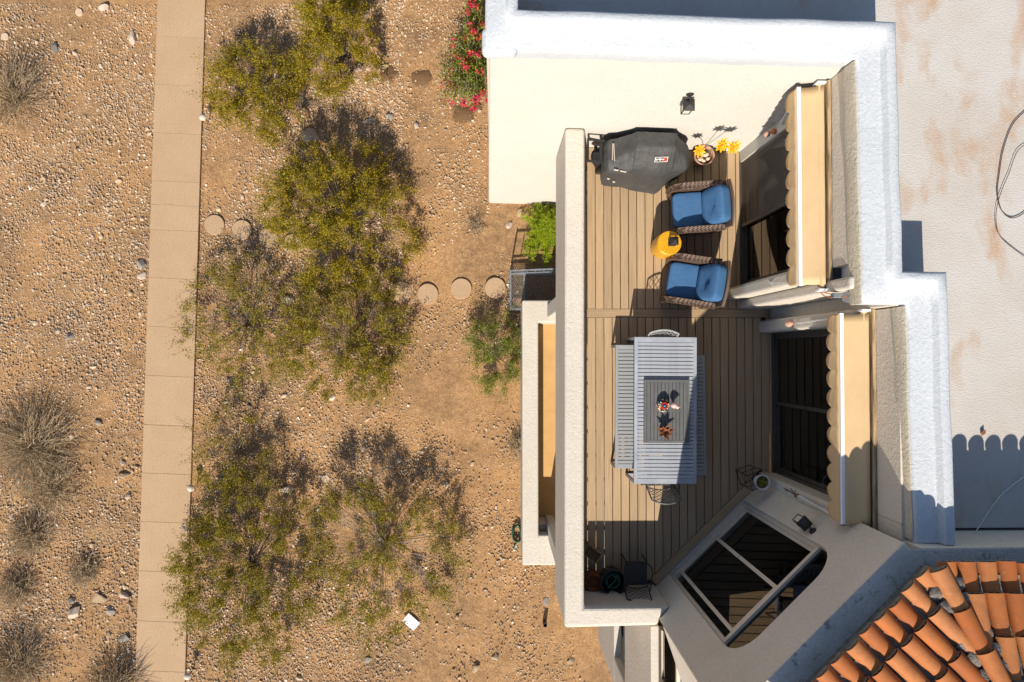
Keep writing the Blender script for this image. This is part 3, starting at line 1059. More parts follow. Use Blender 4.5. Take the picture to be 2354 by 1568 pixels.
def put_tile(p, z, up2, pitch, lift=0.0):
    """up2: plan direction up the slope"""
    o = bpy.data.objects.new('roof_tile', tile_me)
    col.objects.link(o)
    o.parent = tile_roof
    yv = Vector((up2.x * math.cos(pitch), up2.y * math.cos(pitch), math.sin(pitch)))
    xv = yv.cross(Vector((0, 0, 1))).normalized()
    zv = xv.cross(yv)
    rot = Matrix((xv, yv, zv)).transposed().to_4x4()
    jr = Matrix.Rotation(R(random.uniform(-1.6, 1.6)), 4, 'Z') @ Matrix.Rotation(R(random.uniform(-1.5, 1.5)), 4, 'Y')
    o.matrix_basis = Matrix.Translation((p.x, p.y, z + lift)) @ rot @ jr
    return o


def slope_tiles(e, up2, c0, c1, rows, side):
    for ci in range(c0, c1):
        for r in range(rows):
            s_ = -0.13 if r == 0 else 0.19 + EXP * (r - 1)
            s_ *= 1.0
            sp_ = s_ * math.cos(SL)
            p = K + e * (ci + 0.5) * TW + up2 * sp_ + e * random.uniform(-0.006, 0.006) + up2 * random.uniform(-0.012, 0.012)
            mid = p + up2 * 0.18
            h = (mid - K).cross(hipd) if False else (mid.x - K.x) * hipd.y - (mid.y - K.y) * hipd.x
            if side * h < 0.055:
                continue
            if side * hs < 0 and (mid.x - KW.x) * hip2.y - (mid.y - KW.y) * hip2.x > -0.03:
                continue
            if (p - K).length > 5.2:
                continue
            lift = 0.045 if r else 0.02
            put_tile(p, max(roof_z(p), ZE - 0.05), up2, SL - (0.075 if r else 0.12), lift)


hs = 1 if (Vector((1, 0)).x * hipd.y - 0) > 0 else -1
slope_tiles(Vector((1, 0)), upN, 0, 16, 6, hs)
slope_tiles(bd, upW, 0, 13, 6, -hs)
hp_pitch = math.atan(math.tan(SL) * abs((hipd).dot(upN)))
for r in range(6):
    s_ = -0.08 + r * 0.42
    p = K + hipd * s_
    put_tile(p, roof_z(p), hipd, hp_pitch - 0.06, 0.085)
# mortar beside the hip
m = MB()
for sgn in (-1, 1):
    nn = Vector((-hipd.y, hipd.x)) * sgn
    for i in range(14):
        p = K + hipd * (0.15 + i * 0.17) + nn * 0.12
        m.ball((p.x, p.y, roof_z(p) + 0.035), (0.10, 0.10, 0.045), 7, 4, 0.12)
hp(m, 'hip_mortar', 'mortar', tile_roof, smooth=60)

# balcony parapet, L-shaped
hp(MB().prism([(1.136, nwall(1.1) - 0.003), (1.452, nwall(1.4) - 0.003), (1.425, -4.0), (2.80, -4.0), (2.62, -4.19), (2.60, -4.30), (1.11, -4.325)], -0.68, 1.0), 'balcony_parapet', 'stucco', bevel=0.055, seg=3)

# deck: joists, then every board
m = MB()
for yy in np.arange(-3.9, 3.5, 0.42):
    x1 = 4.86 if yy > -2.1 else 4.86 + (yy + 2.1) * 1.03
    if yy > 0.75:
        x1 = 4.3
    if x1 > 1.6:
        m.box(1.46, x1, yy, yy + 0.045, -0.22, -0.031)
deck = hp(m, 'deck', 'joist')
hp(MB().prism([(2.05, 3.5), (4.84, 3.5), (4.84, -2.1), (2.72, -4.0), (2.05, -4.0)], -0.30, -0.23), 'gap_blocker', 'joist')  # dark sheet added under the joists to hide sunlit ground in the gaps
PITCH, GAP = 0.1452, 0.012


def board(poly, rz=0.0):
    cx_ = sum(p[0] for p in poly) / len(poly)
    cy_ = sum(p[1] for p in poly) / len(poly)
    rot = Matrix.Rotation(-rz, 2)
    lp = [tuple(rot @ Vector((p[0] - cx_, p[1] - cy_))) for p in poly]
    MB().prism(lp, -0.026, 0.0, 0.004).build('deck_board', 'deck', deck, loc=(cx_, cy_, random.uniform(-0.0012, 0.0)), rz=rz)


def bayline(x, d):
    """y of the bay wall line moved outwards by d"""
    q = B1 + bn * d
    return q.y + (x - q.x) * bd.y / bd.x


k = -2
while True:
    xa = 1.764 + PITCH * k + GAP / 2
    xb = min(xa + PITCH - GAP, 4.30)
    if xa > 4.26:
        break
    board([(xa, 0.782), (xb, 0.782), (xb, nwall(xb) - 0.012), (xa, nwall(xa) - 0.012)])
    k += 1
board([(1.47, 0.632), (4.825, 0.632), (4.825, 0.776), (1.47, 0.776)], R(90))
k = -2
while True:
    xa = 1.764 + PITCH * k + GAP / 2
    xb = min(xa + PITCH - GAP, 4.845)
    if xa > 4.83:
        break
    ya, yb = max(-3.985, bayline(xa, 0.165)), max(-3.985, bayline(xb, 0.165))
    if xa > 4.63:
        ya = yb = -2.06
    top = 0.626 if xa < 4.63 else 0.36
    board([(xa, ya), (xb, yb), (xb, top), (xa, top)])
    k += 1
pa, pb = bay(0.06, 0), bay(BL - 0.28, 0)
board([tuple((pa.xy + bn * 0.008)), tuple((pb.xy + bn * 0.008)), tuple((pb.xy + bn * 0.155)), tuple((pa.xy + bn * 0.155))], math.atan2(bd.y, bd.x) - math.pi / 2)

# lower storey below the balcony
hp(MB().prism([(2.5, -6.88), (2.66, -6.88), (2.66, -4.34), (2.5, -4.34)], -5.2, -2.46), 'lower_wall', 'stucco', bevel=0.02)
hp(MB().prism([(2.5, -6.88), (2.63, -6.88), (2.63, -6.32), (2.5, -6.32)], -2.457, 0.9), 'lower_wall', 'stucco', bevel=0.02)
hp(MB().prism([(2.5, -6.317), (2.63, -6.317), (2.63, -4.34), (2.5, -4.34)], -1.3, 0.9), 'lower_wall', 'stucco', bevel=0.02)
m = MB()
m.box(2.70, 2.75, -6.317, -6.27, -2.455, -1.303)
m.box(2.70, 2.75, -4.6, -4.55, -2.455, -1.303)
m.box(2.70, 2.75, -6.27, -4.6, -1.36, -1.303)
m.box(2.70, 2.75, -6.27, -4.6, -2.455, -2.40)
m.box(2.69, 2.75, -5.45, -5.41, -2.40, -1.36)
lwin = hp(m, 'window', 'door_alu')
hp(MB().box(2.722, 2.728, -6.27, -4.6, -2.40, -1.36), 'pane', 'glass', lwin)
hp(MB().box(2.76, 3.1, -6.8, -4.4, -5.2, -1.0), 'room_interior', 'room')
hp(MB().box(3.1, 3.4, -8.0, -4.5, -5.2, 1.19), 'lower_wall', 'stucco')
m = MB()
m.box(2.84, 2.9, -7.5, -4.7, 0.0, 0.2)
m.box(2.84, 2.9, -7.5, -4.7, 1.1, 1.16)
m.box(2.84, 2.9, -5.6, -5.5, 0.2, 1.1)
w2 = hp(m, 'window', 'door_alu')
hp(MB().box(2.866, 2.872, -7.5, -4.7, 0.2, 1.1), 'pane', 'glass', w2)
hp(MB().box(2.95, 3.09, -8.0, -4.6, -0.5, 1.19), 'room_interior', 'room')
hp(MB().box(2.3, 2.6, -4.0, 3.6, -5.2, -0.3), 'lower_wall', 'stucco')
hp(MB().box(1.20, 1.42, 0.80, 1.12, -3.598, -0.7), 'column', 'stucco', bevel=0.03)
hp(MB().box(1.22, 1.42, -4.2, -3.85, -5.2, -0.7), 'column', 'stucco', bevel=0.03)

# courtyard wall under the balcony
ZC = -3.6
pts = [U(1200, 690, ZC), U(1201, 1300, ZC), U(1237, 741, ZC), U(1238, 1230, ZC)]
xo, xi = pts[0].x, pts[2].x
yt, yb, yti, ybi = pts[0].y, pts[1].y, pts[2].y, pts[3].y
cw = MB().prism([(xo, yt), (xo, yb), (1.62, yb), (1.62, ybi), (xi, ybi), (xi, yti), (1.62, yti), (1.62, yt)], -5.0, ZC)
cwo = cw.build('courtyard_wall', 'stucco', org=(xo, yb, -4.62), bevel=0.035, seg=3)
tag(cwo, 'low cream stucco courtyard wall partly under the balcony', 'wall')
pf = MB().box(xi - 0.02, 2.29, ybi - 0.02, yti + 0.02, -4.75, -4.60).build('patio_floor', 'patio')
tag(pf, 'tan concrete patio floor inside the courtyard wall', 'floor', kind='structure')
st = MB().box(xi + 0.02, xi + 0.36, ybi + 0.005, ybi + 0.17, -4.6, -3.95).build('garden_box', 'stucco', org=(xi + 0.1, ybi, -4.6), bevel=0.03)
tag(st, 'small cream box in the shaded end of the courtyard', 'box')

# ================================================================== AWNINGS
def awning(xw, y0, y1, label, out=0.35, shade=None):
    """retracted awning on a west wall at x = xw, from y0 (south) to y1 (north)"""
    org = (xw - 0.1, (y0 + y1) / 2, 3.0)
    a = thing('awning', label, 'awning', org, group='retracted awnings over the balcony doors')
    MB().box(xw - 0.045, xw - 0.001, y0 - 0.05, y1 + 0.02, 3.02, 3.20).build('mounting_board', 'old_wood', a, org=org, bevel=0.006)
    xb, zb = xw - out, 3.03
    # fabric from roller to front bar
    m = MB()
    n, k = 24, 6
    vs = []
    for i in range(n + 1):
        yy = y0 + 0.05 + (y1 - y0 - 0.09) * i / n
        for j in range(k + 1):
            q = j / k
            x = xw - 0.075 + (xb - xw + 0.075) * q
            z = 3.165 + (zb + 0.03 - 3.165) * q - 0.022 * math.sin(q * math.pi) + 0.004 * mnoise.noise((yy * 2.3, q * 3, xw))
            vs.append((x, yy, z))
    m.add(vs, [(i * (k + 1) + j, i * (k + 1) + j + 1, (i + 1) * (k + 1) + j + 1, (i + 1) * (k + 1) + j) for i in range(n) for j in range(k)])
    m.build('fabric', 'canvas', a, org=org, smooth=60).modifiers.new('s', 'SOLIDIFY').thickness = 0.004
    MB().tube([(xw - 0.10, y0 + 0.02, 3.10), (xw - 0.10, y1 - 0.01, 3.10)], 0.045, 12).build('roller', 'canvas', a, org=org, smooth=40)
    MB().box(xb - 0.025, xb + 0.025, y0 + 0.03, y1 - 0.02, zb - 0.02, zb + 0.035, 0.006).build('front_bar', 'white_metal', a, org=org)
    for yy in (y0 + 0.025, y1 - 0.015):
        MB().box(xb - 0.027, xb + 0.027, yy - 0.006, yy + 0.006, zb - 0.022, zb + 0.037).build('end_cap', 'bronze', a, org=org)
    # scalloped valance
    m = MB()
    L = y1 - y0 - 0.08
    lobes = round(L / 0.252)
    per = 10
    vs = []
    for i in range(lobes * per + 1):
        yy = y0 + 0.05 + L * i / (lobes * per)
        u = (i % per) / per
        drop = 0.19 + 0.13 * (math.sin(math.pi * u) ** 0.7 if 0 < u < 1 else 0.0)
        for j in range(5):
            q = j / 4
            vs.append((xb - 0.027 - 0.012 * q + 0.010 * mnoise.noise((yy * 3, q * 2, 7)) * q, yy, zb - 0.0 - drop * q))
    m.add(vs, [(i * 5 + j, i * 5 + j + 1, (i + 1) * 5 + j + 1, (i + 1) * 5 + j) for i in range(lobes * per) for j in range(4)])
    m.build('valance', 'canvas', a, org=org, smooth=60).modifiers.new('s', 'SOLIDIFY').thickness = 0.003
    for yy in (y0 - 0.02, y1 + 0.005):
        m = MB()
        m.box(xw - 0.16, xw - 0.045, yy - 0.012, yy + 0.012, 3.04, 3.17)
        m.tube([(xw - 0.10, yy - 0.02, 3.10), (xw - 0.10, yy + 0.02, 3.10)], 0.05, 12)
        m.build('bracket', 'white_metal', a, org=org)
    return a, org


aw1, o1 = awning(4.33, 0.84, 3.50, 'beige scalloped awning over the north door, fully in sun')
aw2, o2 = awning(4.885, -2.24, 0.55, 'beige scalloped awning over the south door, half in shade', 0.37)
# folding side arms
for a, org, p, q in ((aw1, o1, (4.06, 1.05, 1.85), (4.0, 0.92, 2.95)), (aw1, o1, (4.29, 3.44, 1.75), (4.0, 3.42, 2.95)),
                     (aw2, o2, (4.61, 0.46, 1.55), (4.53, 0.47, 2.95)), (aw2, o2, (4.61, -2.15, 1.55), (4.53, -2.16, 2.95))):
    MB().bar(p, q, 0.028, 0.02).build('arm', 'white_metal', a, org=org)
# wiring box and wires at the end of the north awning
m = MB()
m.box(4.25, 4.36, 0.70, 0.76, 3.30, 3.38, 0.005)
wb = m.build('junction_box', 'steel_paint', house)
m = MB()
m.tube([(4.2, 0.80, 3.12), (4.21, 0.74, 3.2), (4.25, 0.70, 3.33)], 0.006, 5)
m.tube([(4.22, 0.79, 3.14), (4.30, 0.75, 3.26), (4.36, 0.70, 3.4), (4.38, 0.72, 3.6)], 0.006, 5)
m.build('wiring', 'orange_glass', house)

# hanging clay bells
m = MB()
m.lathe([(0.012, 0.10), (0.035, 0.085), (0.05, 0.04), (0.062, 0.0), (0.05, 0.0)], (4.58, 0.47, 1.32), 14)
m.tube([(4.58, 0.47, 1.42), (4.57, 0.47, 1.57)], 0.004, 5)
bell = m.build('clay_bell', 'terracotta_pot', org=(4.58, 0.47, 1.32), smooth=40)
tag(bell, 'orange clay bell hanging from the south awning arm', 'bell')
m = MB()
m.lathe([(0.008, 0.09), (0.03, 0.075), (0.045, 0.03), (0.05, 0.0), (0.03, -0.01)], (4.20, 3.38, 1.45), 14)
bl = m.build('clay_bell', 'terracotta_pot', org=(4.20, 3.38, 1.45), smooth=40)
tag(bl, 'brown clay bell hung in the corner by the white wall', 'bell')
m = MB().ball((4.28, 3.40, 1.52), 0.045, 12, 8)
bl = m.build('glass_ball', 'orange_glass', org=(4.28, 3.40, 1.52), smooth=60)
tag(bl, 'small orange ball hanging beside the brown clay bell', 'ornament')

# ================================================================== WALL LANTERNS
def lantern(base, n2, label):
    """base: point on the wall; n2: outward plan normal"""
    rz = math.atan2(n2.y, n2.x)
    L = thing('wall_lantern', label, 'lantern', base, rz, 'black wall lanterns')
    m = MB()
    m.lathe([(0.055, 0), (0.055, 0.012), (0.04, 0.022), (0.02, 0.03)], (0, 0, 0), 16)
    m.xform(Matrix.Rotation(math.pi / 2, 4, 'Y'))
    m.build('back_plate', 'black', L, smooth=40)
    MB().tube([(0.02, 0, 0), (0.08, 0, 0.03), (0.125, 0, 0.02), (0.13, 0, -0.02)], 0.012, 8).build('arm', 'black', L, smooth=60)
    m = MB()
    m.lathe([(0.02, 0.03), (0.03, 0.02), (0.115, -0.03), (0.115, -0.045)], (0, 0, 0), 4)
    m.xform(Matrix.Translation((0.13, 0, -0.02)) @ Matrix.Rotation(math.pi / 4, 4, 'Z'))
    m.box(0.13 - 0.06, 0.13 + 0.06, -0.06, 0.06, -0.27, -0.255)
    for sx in (-1, 1):
        for sy in (-1, 1):
            m.box(0.13 + sx * 0.056 - 0.006, 0.13 + sx * 0.056 + 0.006, sy * 0.056 - 0.006, sy * 0.056 + 0.006, -0.255, -0.05)
    m2 = MB()
    m2.v, m2.f, m2.mi = m.v, m.f, m.mi
    m2.build('cage', 'black', L)
    m = MB()
    for sx in (-1, 1):
        m.box(0.13 + sx * 0.052 - 0.002, 0.13 + sx * 0.052 + 0.002, -0.049, 0.049, -0.254, -0.052)
        m.box(0.13 - 0.049, 0.13 + 0.049, sx * 0.052 - 0.002, sx * 0.052 + 0.002, -0.254, -0.052)
    m.build('glass', 'lamp_glass', L)
    return L


q = U(1588, 217, 2.5)
lantern((q.x - 0.02, nwall(q.x) - 0.001, 2.52), Vector((0, -1)), 'black wall lantern on the bright white wall above the grill')
bp = bay(0.30, 2.42)
lantern(tuple(bp), bn, 'black wall lantern on the shaded wall beside the rounded door')

# metal wall figure on the pier south of the door
m = MB()
m.tube([(4.615, -2.10, 1.25), (4.615, -2.16, 1.36), (4.615, -2.14, 1.46), (4.615, -2.20, 1.40), (4.615, -2.16, 1.36)], 0.007, 5)
m.tube([(4.615, -2.14, 1.0), (4.615, -2.15, 1.2), (4.615, -2.16, 1.36)], 0.006, 5)
m.tube([(4.615, -2.17, 1.02), (4.615, -2.155, 1.2)], 0.005, 5)
m.tube([(4.615, -2.09, 1.42), (4.615, -2.14, 1.40), (4.615, -2.215, 1.45)], 0.006, 5)
m.ball((4.615, -2.15, 1.52), 0.022, 8, 6)
tag(m.build('wall_ornament', 'rust', org=(4.615, -2.15, 1.0)), 'thin rusty metal figure on the pier by the south door', 'ornament')


# ================================================================== FURNITURE ON THE DECK
def superbox(m, c, r, e=0.3, n=28, k=16, fn=None, mat=None):
    o = len(m.v)
    vs, fs = [], []

    def sp(a, p):
        return math.copysign(abs(a) ** p, a)
    for j in range(k + 1):
        ph = -math.pi / 2 + math.pi * j / k
        for i in range(n):
            th = 2 * math.pi * i / n
            x, y, z = sp(math.cos(ph), e) * sp(math.cos(th), e), sp(math.cos(ph), e) * sp(math.sin(th), e), sp(math.sin(ph), e)
            p = Vector((x, y, z))
            if fn:
                p = fn(p)
            p = Vector((p.x * r[0], p.y * r[1], p.z * r[2]))
            if mat is not None:
                p = mat @ p
            vs.append(p + Vector(c))
    for j in range(k):
        fs += [(j * n + i, j * n + (i + 1) % n, (j + 1) * n + (i + 1) % n, (j + 1) * n + i) for i in range(n)]
    m.add(vs, fs)
    return m


def wicker_chair(label, loc, rz):
    ch = thing('armchair', label, 'armchair', loc, rz, 'wicker armchairs with blue cushions')
    ch.scale = (0.92, 0.98, 1.0)
    m = MB()
    vs = [(-0.37, -0.29, 0.06), (0.33, -0.29, 0.06), (0.33, 0.29, 0.06), (-0.37, 0.29, 0.06), (-0.43, -0.31, 0.31), (0.36, -0.31, 0.31), (0.36, 0.31, 0.31), (-0.43, 0.31, 0.31)]
    m.add(vs, [(3, 2, 1, 0), (4, 5, 6, 7), (0, 1, 5, 4), (1, 2, 6, 5), (2, 3, 7, 6), (3, 0, 4, 7)])
    m.build('seat_base', 'wicker', ch, bevel=0.02)
    # arms: rounded woven panels that drop at the front
    for sy in (-1, 1):
        m = MB()
        top = [(-0.445, 0.10), (-0.47, 0.30), (-0.455, 0.45), (-0.40, 0.55), (-0.30, 0.605), (-0.10, 0.63), (0.15, 0.64), (0.36, 0.66), (0.40, 0.68)]
        prof_ = [(-0.0, 0.0), (0.05, 0.02), (0.062, -0.012), (0.05, -0.055), (-0.04, -0.055), (-0.052, -0.012), (-0.045, 0.015)]
        vs, fs = [], []
        np_ = len(prof_)
        for i, (x, z) in enumerate(top):
            a, c2 = top[max(i - 1, 0)], top[min(i + 1, len(top) - 1)]
            d = Vector((c2[0] - a[0], c2[1] - a[1])).normalized()
            nn = Vector((-d.y, d.x))
            fl = 0.345 + 0.03 * min(1, z / 0.6)
            for (py, pz) in prof_:
                vs.append((x + nn.x * pz, sy * fl + py, z + nn.y * pz))
        for i in range(len(top) - 1):
            fs += [(i * np_ + k, i * np_ + (k + 1) % np_, (i + 1) * np_ + (k + 1) % np_, (i + 1) * np_ + k) for k in range(np_)]
        fs += [tuple(range(np_)), tuple(range((len(top) - 1) * np_, len(top) * np_))[::-1]]
        m.add(vs, fs)
        # side panel below the rolled top
        pan = [(-0.40, 0.06), (-0.43, 0.30), (-0.42, 0.44), (-0.37, 0.52), (-0.28, 0.565), (0.38, 0.62), (0.36, 0.06)]
        n = len(pan)
        yo = (sy * 0.325, sy * 0.375)
        m.add([(x, yo[0], z) for x, z in pan] + [(x, yo[1], z) for x, z in pan], [tuple(range(n)), tuple(range(n, 2 * n))[::-1]] + [(i, (i + 1) % n, n + (i + 1) % n, n + i) for i in range(n)])
        m.build('arm', 'wicker', ch, smooth=50)
    # back: tilted shell with rolled top
    m = MB()
    n = 12
    vs, fs = [], []
    for i in range(n + 1):
        q = -1 + 2 * i / n
        y = q * 0.385
        bow = 0.035 * (1 - q * q)
        zt_ = 0.85 + 0.03 * (1 - q * q)
        vs += [(0.30 + bow, y, 0.06), (0.43 + bow, y, zt_ - 0.02), (0.44 + bow, y, zt_ + 0.015), (0.49 + bow, y, zt_ + 0.012), (0.505 + bow, y, zt_ - 0.03), (0.37 + bow, y, 0.06)]
    for i in range(n):
        fs += [(i * 6 + k, i * 6 + (k + 1) % 6, (i + 1) * 6 + (k + 1) % 6, (i + 1) * 6 + k) for k in range(6)]
    fs += [tuple(range(6)), tuple(range(n * 6, n * 6 + 6))[::-1]]
    m.add(vs, fs)
    m.build('backrest', 'wicker', ch, smooth=50)
    for sx, sy in ((-0.36, -0.27), (-0.36, 0.27), (0.32, -0.27), (0.32, 0.27)):
        MB().lathe([(0.022, 0.0), (0.028, 0.07)], (sx, sy, 0), 8).build('leg', 'wicker', ch)
    m = MB()
    superbox(m, (-0.115, 0, 0.375), (0.325, 0.305, 0.075), 0.28)
    m.build('seat_cushion', 'cushion', ch, smooth=70)

    def dimple(p):
        f = p.copy()
        d2 = (p.y ** 2) * 4.5 + ((p.z + 0.05) ** 2) * 4.5
        if p.x < 0:
            f.x += 0.95 * math.exp(-d2 * 3.2)
            f.x -= 0.12 * (1 - min(1, d2 / 4))
        return f
    m = MB()
    superbox(m, (0.27, 0, 0.655), (0.125, 0.31, 0.27), 0.36, 40, 28, dimple, Matrix.Rotation(R(24), 3, 'Y'))
    m.build('back_cushion', 'cushion', ch, smooth=80)
    return ch


wicker_chair('brown wicker armchair with blue cushions nearest the covered grill', (3.42, 2.43, 0), R(4))
wicker_chair('brown wicker armchair with blue cushions nearest the dining table', (3.33, 1.20, 0), R(-9))

# yellow garden stool with lantern
sx_, sy_ = U(1519.5, 570.5, 0).xy
m = MB()
m.lathe([(0.185, 0), (0.195, 0.02), (0.203, 0.15), (0.206, 0.28), (0.203, 0.42), (0.196, 0.52), (0.185, 0.545)], (0, 0, 0), 40)
stool = thing('garden_stool', 'yellow drum side table between the two wicker armchairs', 'side table', (sx_, sy_, 0))
m.build('drum', 'yellow', stool, smooth=40)
m = MB()
m.lathe([(0.186, 0.545), (0.20, 0.55), (0.20, 0.56), (0.19, 0.566)], (0, 0, 0), 40)
m.build('top', 'yellow', stool, smooth=30)
lo = U(1546, 556, 0.57)
ln = thing('lantern', 'small black lantern with pyramid roof on the yellow drum table', 'lantern', (lo.x - 0.015, lo.y - 0.01, 0.566))
MB().box(-0.062, 0.062, -0.062, 0.062, 0, 0.015, 0.003).build('base', 'black', ln)
m = MB()
for a in (-1, 1):
    for c2 in (-1, 1):
        m.box(a * 0.05 - 0.006, a * 0.05 + 0.006, c2 * 0.05 - 0.006, c2 * 0.05 + 0.006, 0.015, 0.16)
for zz in np.linspace(0.03, 0.15, 5):
    for a in (-1, 1):
        m.box(a * 0.05 - 0.003, a * 0.05 + 0.003, -0.044, 0.044, zz - 0.003, zz + 0.003)
        m.box(-0.044, 0.044, a * 0.05 - 0.003, a * 0.05 + 0.003, zz - 0.003, zz + 0.003)
m.build('cage', 'black', ln)
m = MB()
m.add([(-0.07, -0.07, 0.16), (0.07, -0.07, 0.16), (0.07, 0.07, 0.16), (-0.07, 0.07, 0.16), (-0.022, -0.022, 0.215), (0.022, -0.022, 0.215), (0.022, 0.022, 0.215), (-0.022, 0.022, 0.215)], [(3, 2, 1, 0), (4, 5, 6, 7), (0, 1, 5, 4), (1, 2, 6, 5), (2, 3, 7, 6), (3, 0, 4, 7)])
m.lathe([(0.02, 0.215), (0.02, 0.235), (0.012, 0.24)], (0, 0, 0), 10)
m.build('roof', 'black', ln)


# slatted dining table and benches
def slatted(name, label, cat, x0, x1, y0, y1, z, mat, pitch, fw, legw, ends, rz=0.0, seam=False, group=None):
    cx_, cy_ = (x0 + x1) / 2, (y0 + y1) / 2
    t_ = thing(name, label, cat, (cx_, cy_, 0), rz, group)
    hx, hy = (x1 - x0) / 2, (y1 - y0) / 2
    for sgn in (-1, 1):
        a = sgn * hx
        MB().box(min(a, a - sgn * fw), max(a, a - sgn * fw), -hy, hy, z - 0.045, z, 0.003).build('side_rail', mat, t_)
        c2 = sgn * hy
        MB().box(-hx + fw + 0.001, hx - fw - 0.001, min(c2, c2 - sgn * ends), max(c2, c2 - sgn * ends), z - 0.045, z, 0.003).build('end_rail', mat, t_)
    L = 2 * (hy - ends)
    n = max(1, round(L / pitch))
    p = L / n
    w = 0.003
    me = None
    for i in range(n):
        yy = -hy + ends + p * (i + 0.5)
        h = p / 2 - 0.006
        if seam and i == n // 2:
            pass
        if me is None:
            s_ = MB().box(-hx + fw - 0.002, hx - fw + 0.002, -h, h, -0.022, -0.0015, 0.002).build('slat', mat, t_, loc=(0, yy, z))
            me = s_.data
        else:
            s_ = bpy.data.objects.new('slat', me)
            col.objects.link(s_)
            s_.parent = t_
            s_.location = (0, yy, z)
    # U-shaped end frames: two legs and a foot bar each
    for sgn in (-1, 1):
        yy = sgn * (hy - legw / 2)
        for sx in (-1, 1):
            MB().box(min(sx * hx, sx * (hx - 0.035)), max(sx * hx, sx * (hx - 0.035)), yy - legw / 2 + 0.001, yy + legw / 2 - 0.001, 0.0, z - 0.046).build('leg', mat, t_)
        MB().box(-hx + 0.036, hx - 0.036, yy - legw / 2 + 0.002, yy + legw / 2 - 0.002, 0.0, 0.035).build('foot_bar', mat, t_)
    m = MB()
    m.box(-0.03, 0.03, -hy + ends, hy - ends, z - 0.075, z - 0.024)
    for sx in (-0.55, 0.55):
        m.box(hx * sx - 0.015, hx * sx + 0.015, -hy + ends, hy - ends, z - 0.06, z - 0.024)
    m.build('underframe', mat, t_)
    return t_


ta, tb = U(1457, 775, 0.75), U(1602, 1112, 0.75)
slatted('dining_table', 'long pale grey slatted dining table in the middle of the deck', 'table', ta.x, tb.x, tb.y, ta.y, 0.75, 'table', 0.0615, 0.055, 0.045, 0.085, R(-0.4))
ba, bb = U(1413.5, 793, 0.45), U(1416, 1077, 0.45)
slatted('bench', 'grey slatted bench on the sunny side of the dining table', 'bench', ba.x, ba.x + 0.40, bb.y, ba.y, 0.45, 'bench', 0.0615, 0.045, 0.05, 0.075, R(-0.5), group='slatted benches at the dining table')
bc, bd_ = U(1621, 817, 0.45), U(1621, 1092, 0.45)
slatted('bench', 'grey slatted bench on the shaded door side of the dining table', 'bench', bc.x - 0.40, bc.x, bd_.y, bc.y, 0.45, 'bench', 0.0615, 0.045, 0.05, 0.075, R(0.6), group='slatted benches at the dining table')

# slatted tray on the table (slats run the other way)
r0, r1 = U(1480, 873, 0.80), U(1585, 1018, 0.80)
ZTOP = 0.7525
tr_ = thing('tray', 'dark grey slatted tray lying on the dining table', 'tray', ((r0.x + r1.x) / 2, (r0.y + r1.y) / 2, ZTOP), R(-0.4))
hx, hy = (r1.x - r0.x) / 2, (r0.y - r1.y) / 2
for sgn in (-1, 1):
    MB().box(min(sgn * hx, sgn * (hx - 0.04)), max(sgn * hx, sgn * (hx - 0.04)), -hy, hy, 0.0, 0.05, 0.003).build('side_rail', 'tray', tr_)
    MB().box(-hx + 0.041, hx - 0.041, min(sgn * hy, sgn * (hy - 0.045)), max(sgn * hy, sgn * (hy - 0.045)), 0.0, 0.05, 0.003).build('end_rail', 'tray', tr_)
n = 11
p = 2 * (hx - 0.041) / n
for half in (-1, 1):
    for i in range(n):
        xx = -hx + 0.041 + p * (i + 0.5)
        ya, yb_ = (0.012, hy - 0.046) if half > 0 else (-hy + 0.046, -0.012)
        MB().box(xx - p / 2 + 0.0032, xx + p / 2 - 0.0032, ya, yb_, 0.025, 0.0485, 0.002).build('slat', 'tray', tr_)
MB().box(-hx + 0.041, hx - 0.041, -0.011, 0.011, 0.02, 0.047).build('middle_rail', 'tray', tr_)
ZTR = ZTOP + 0.0495

# ornaments on the tray
q = U(1524, 932, ZTR + 0.06)
orn = thing('mosaic_ornament', 'colourful beaded mosaic ornament on the slatted tray', 'ornament', (q.x, q.y, ZTR))
m = MB()
m.lathe([(0.03, 0), (0.075, 0.02), (0.095, 0.06), (0.085, 0.10), (0.055, 0.135), (0.03, 0.15)], (0, 0, 0), 20)
m.build('body', 'label_black', orn, smooth=50)
bead_m = [pm('bead_red', (0.62, 0.04, 0.02), None, 0.25, spec=0.5), pm('bead_orange', (0.75, 0.24, 0.02), None, 0.25, spec=0.5), pm('bead_cream', (0.75, 0.62, 0.48), None, 0.25, spec=0.5), pm('bead_blue', (0.03, 0.19, 0.36), None, 0.25, spec=0.5), pm('bead_black', (0.02, 0.02, 0.025), None, 0.25, spec=0.5)]
m = MB()
for i in range(150):
    zz = random.uniform(0.015, 0.14)
    rr = 0.097 * math.sqrt(max(0.05, 1 - ((zz - 0.06) / 0.09) ** 2))
    a = random.uniform(0, 2 * math.pi)
    m.cur = random.choice([0, 1, 2, 2, 2, 4, 4, 3])
    s_ = random.uniform(0.008, 0.014)
    m.ball((rr * math.cos(a), rr * math.sin(a), zz), (s_, s_, s_), 6, 4)
m.build('beads', bead_m, orn, smooth=60)['kind'] = 'stuff'
m = MB()
m.tube([(0.047 * math.cos(a), 0.047 * math.sin(a), 0.145) for a in np.linspace(0, 2 * math.pi, 21)], 0.010, 6)
m.build('rim', bead_m[0], orn, smooth=60)
MB().ball((0, 0, 0.152), (0.022, 0.022, 0.018), 12, 8).build('knob', bead_m[3], orn, smooth=60)

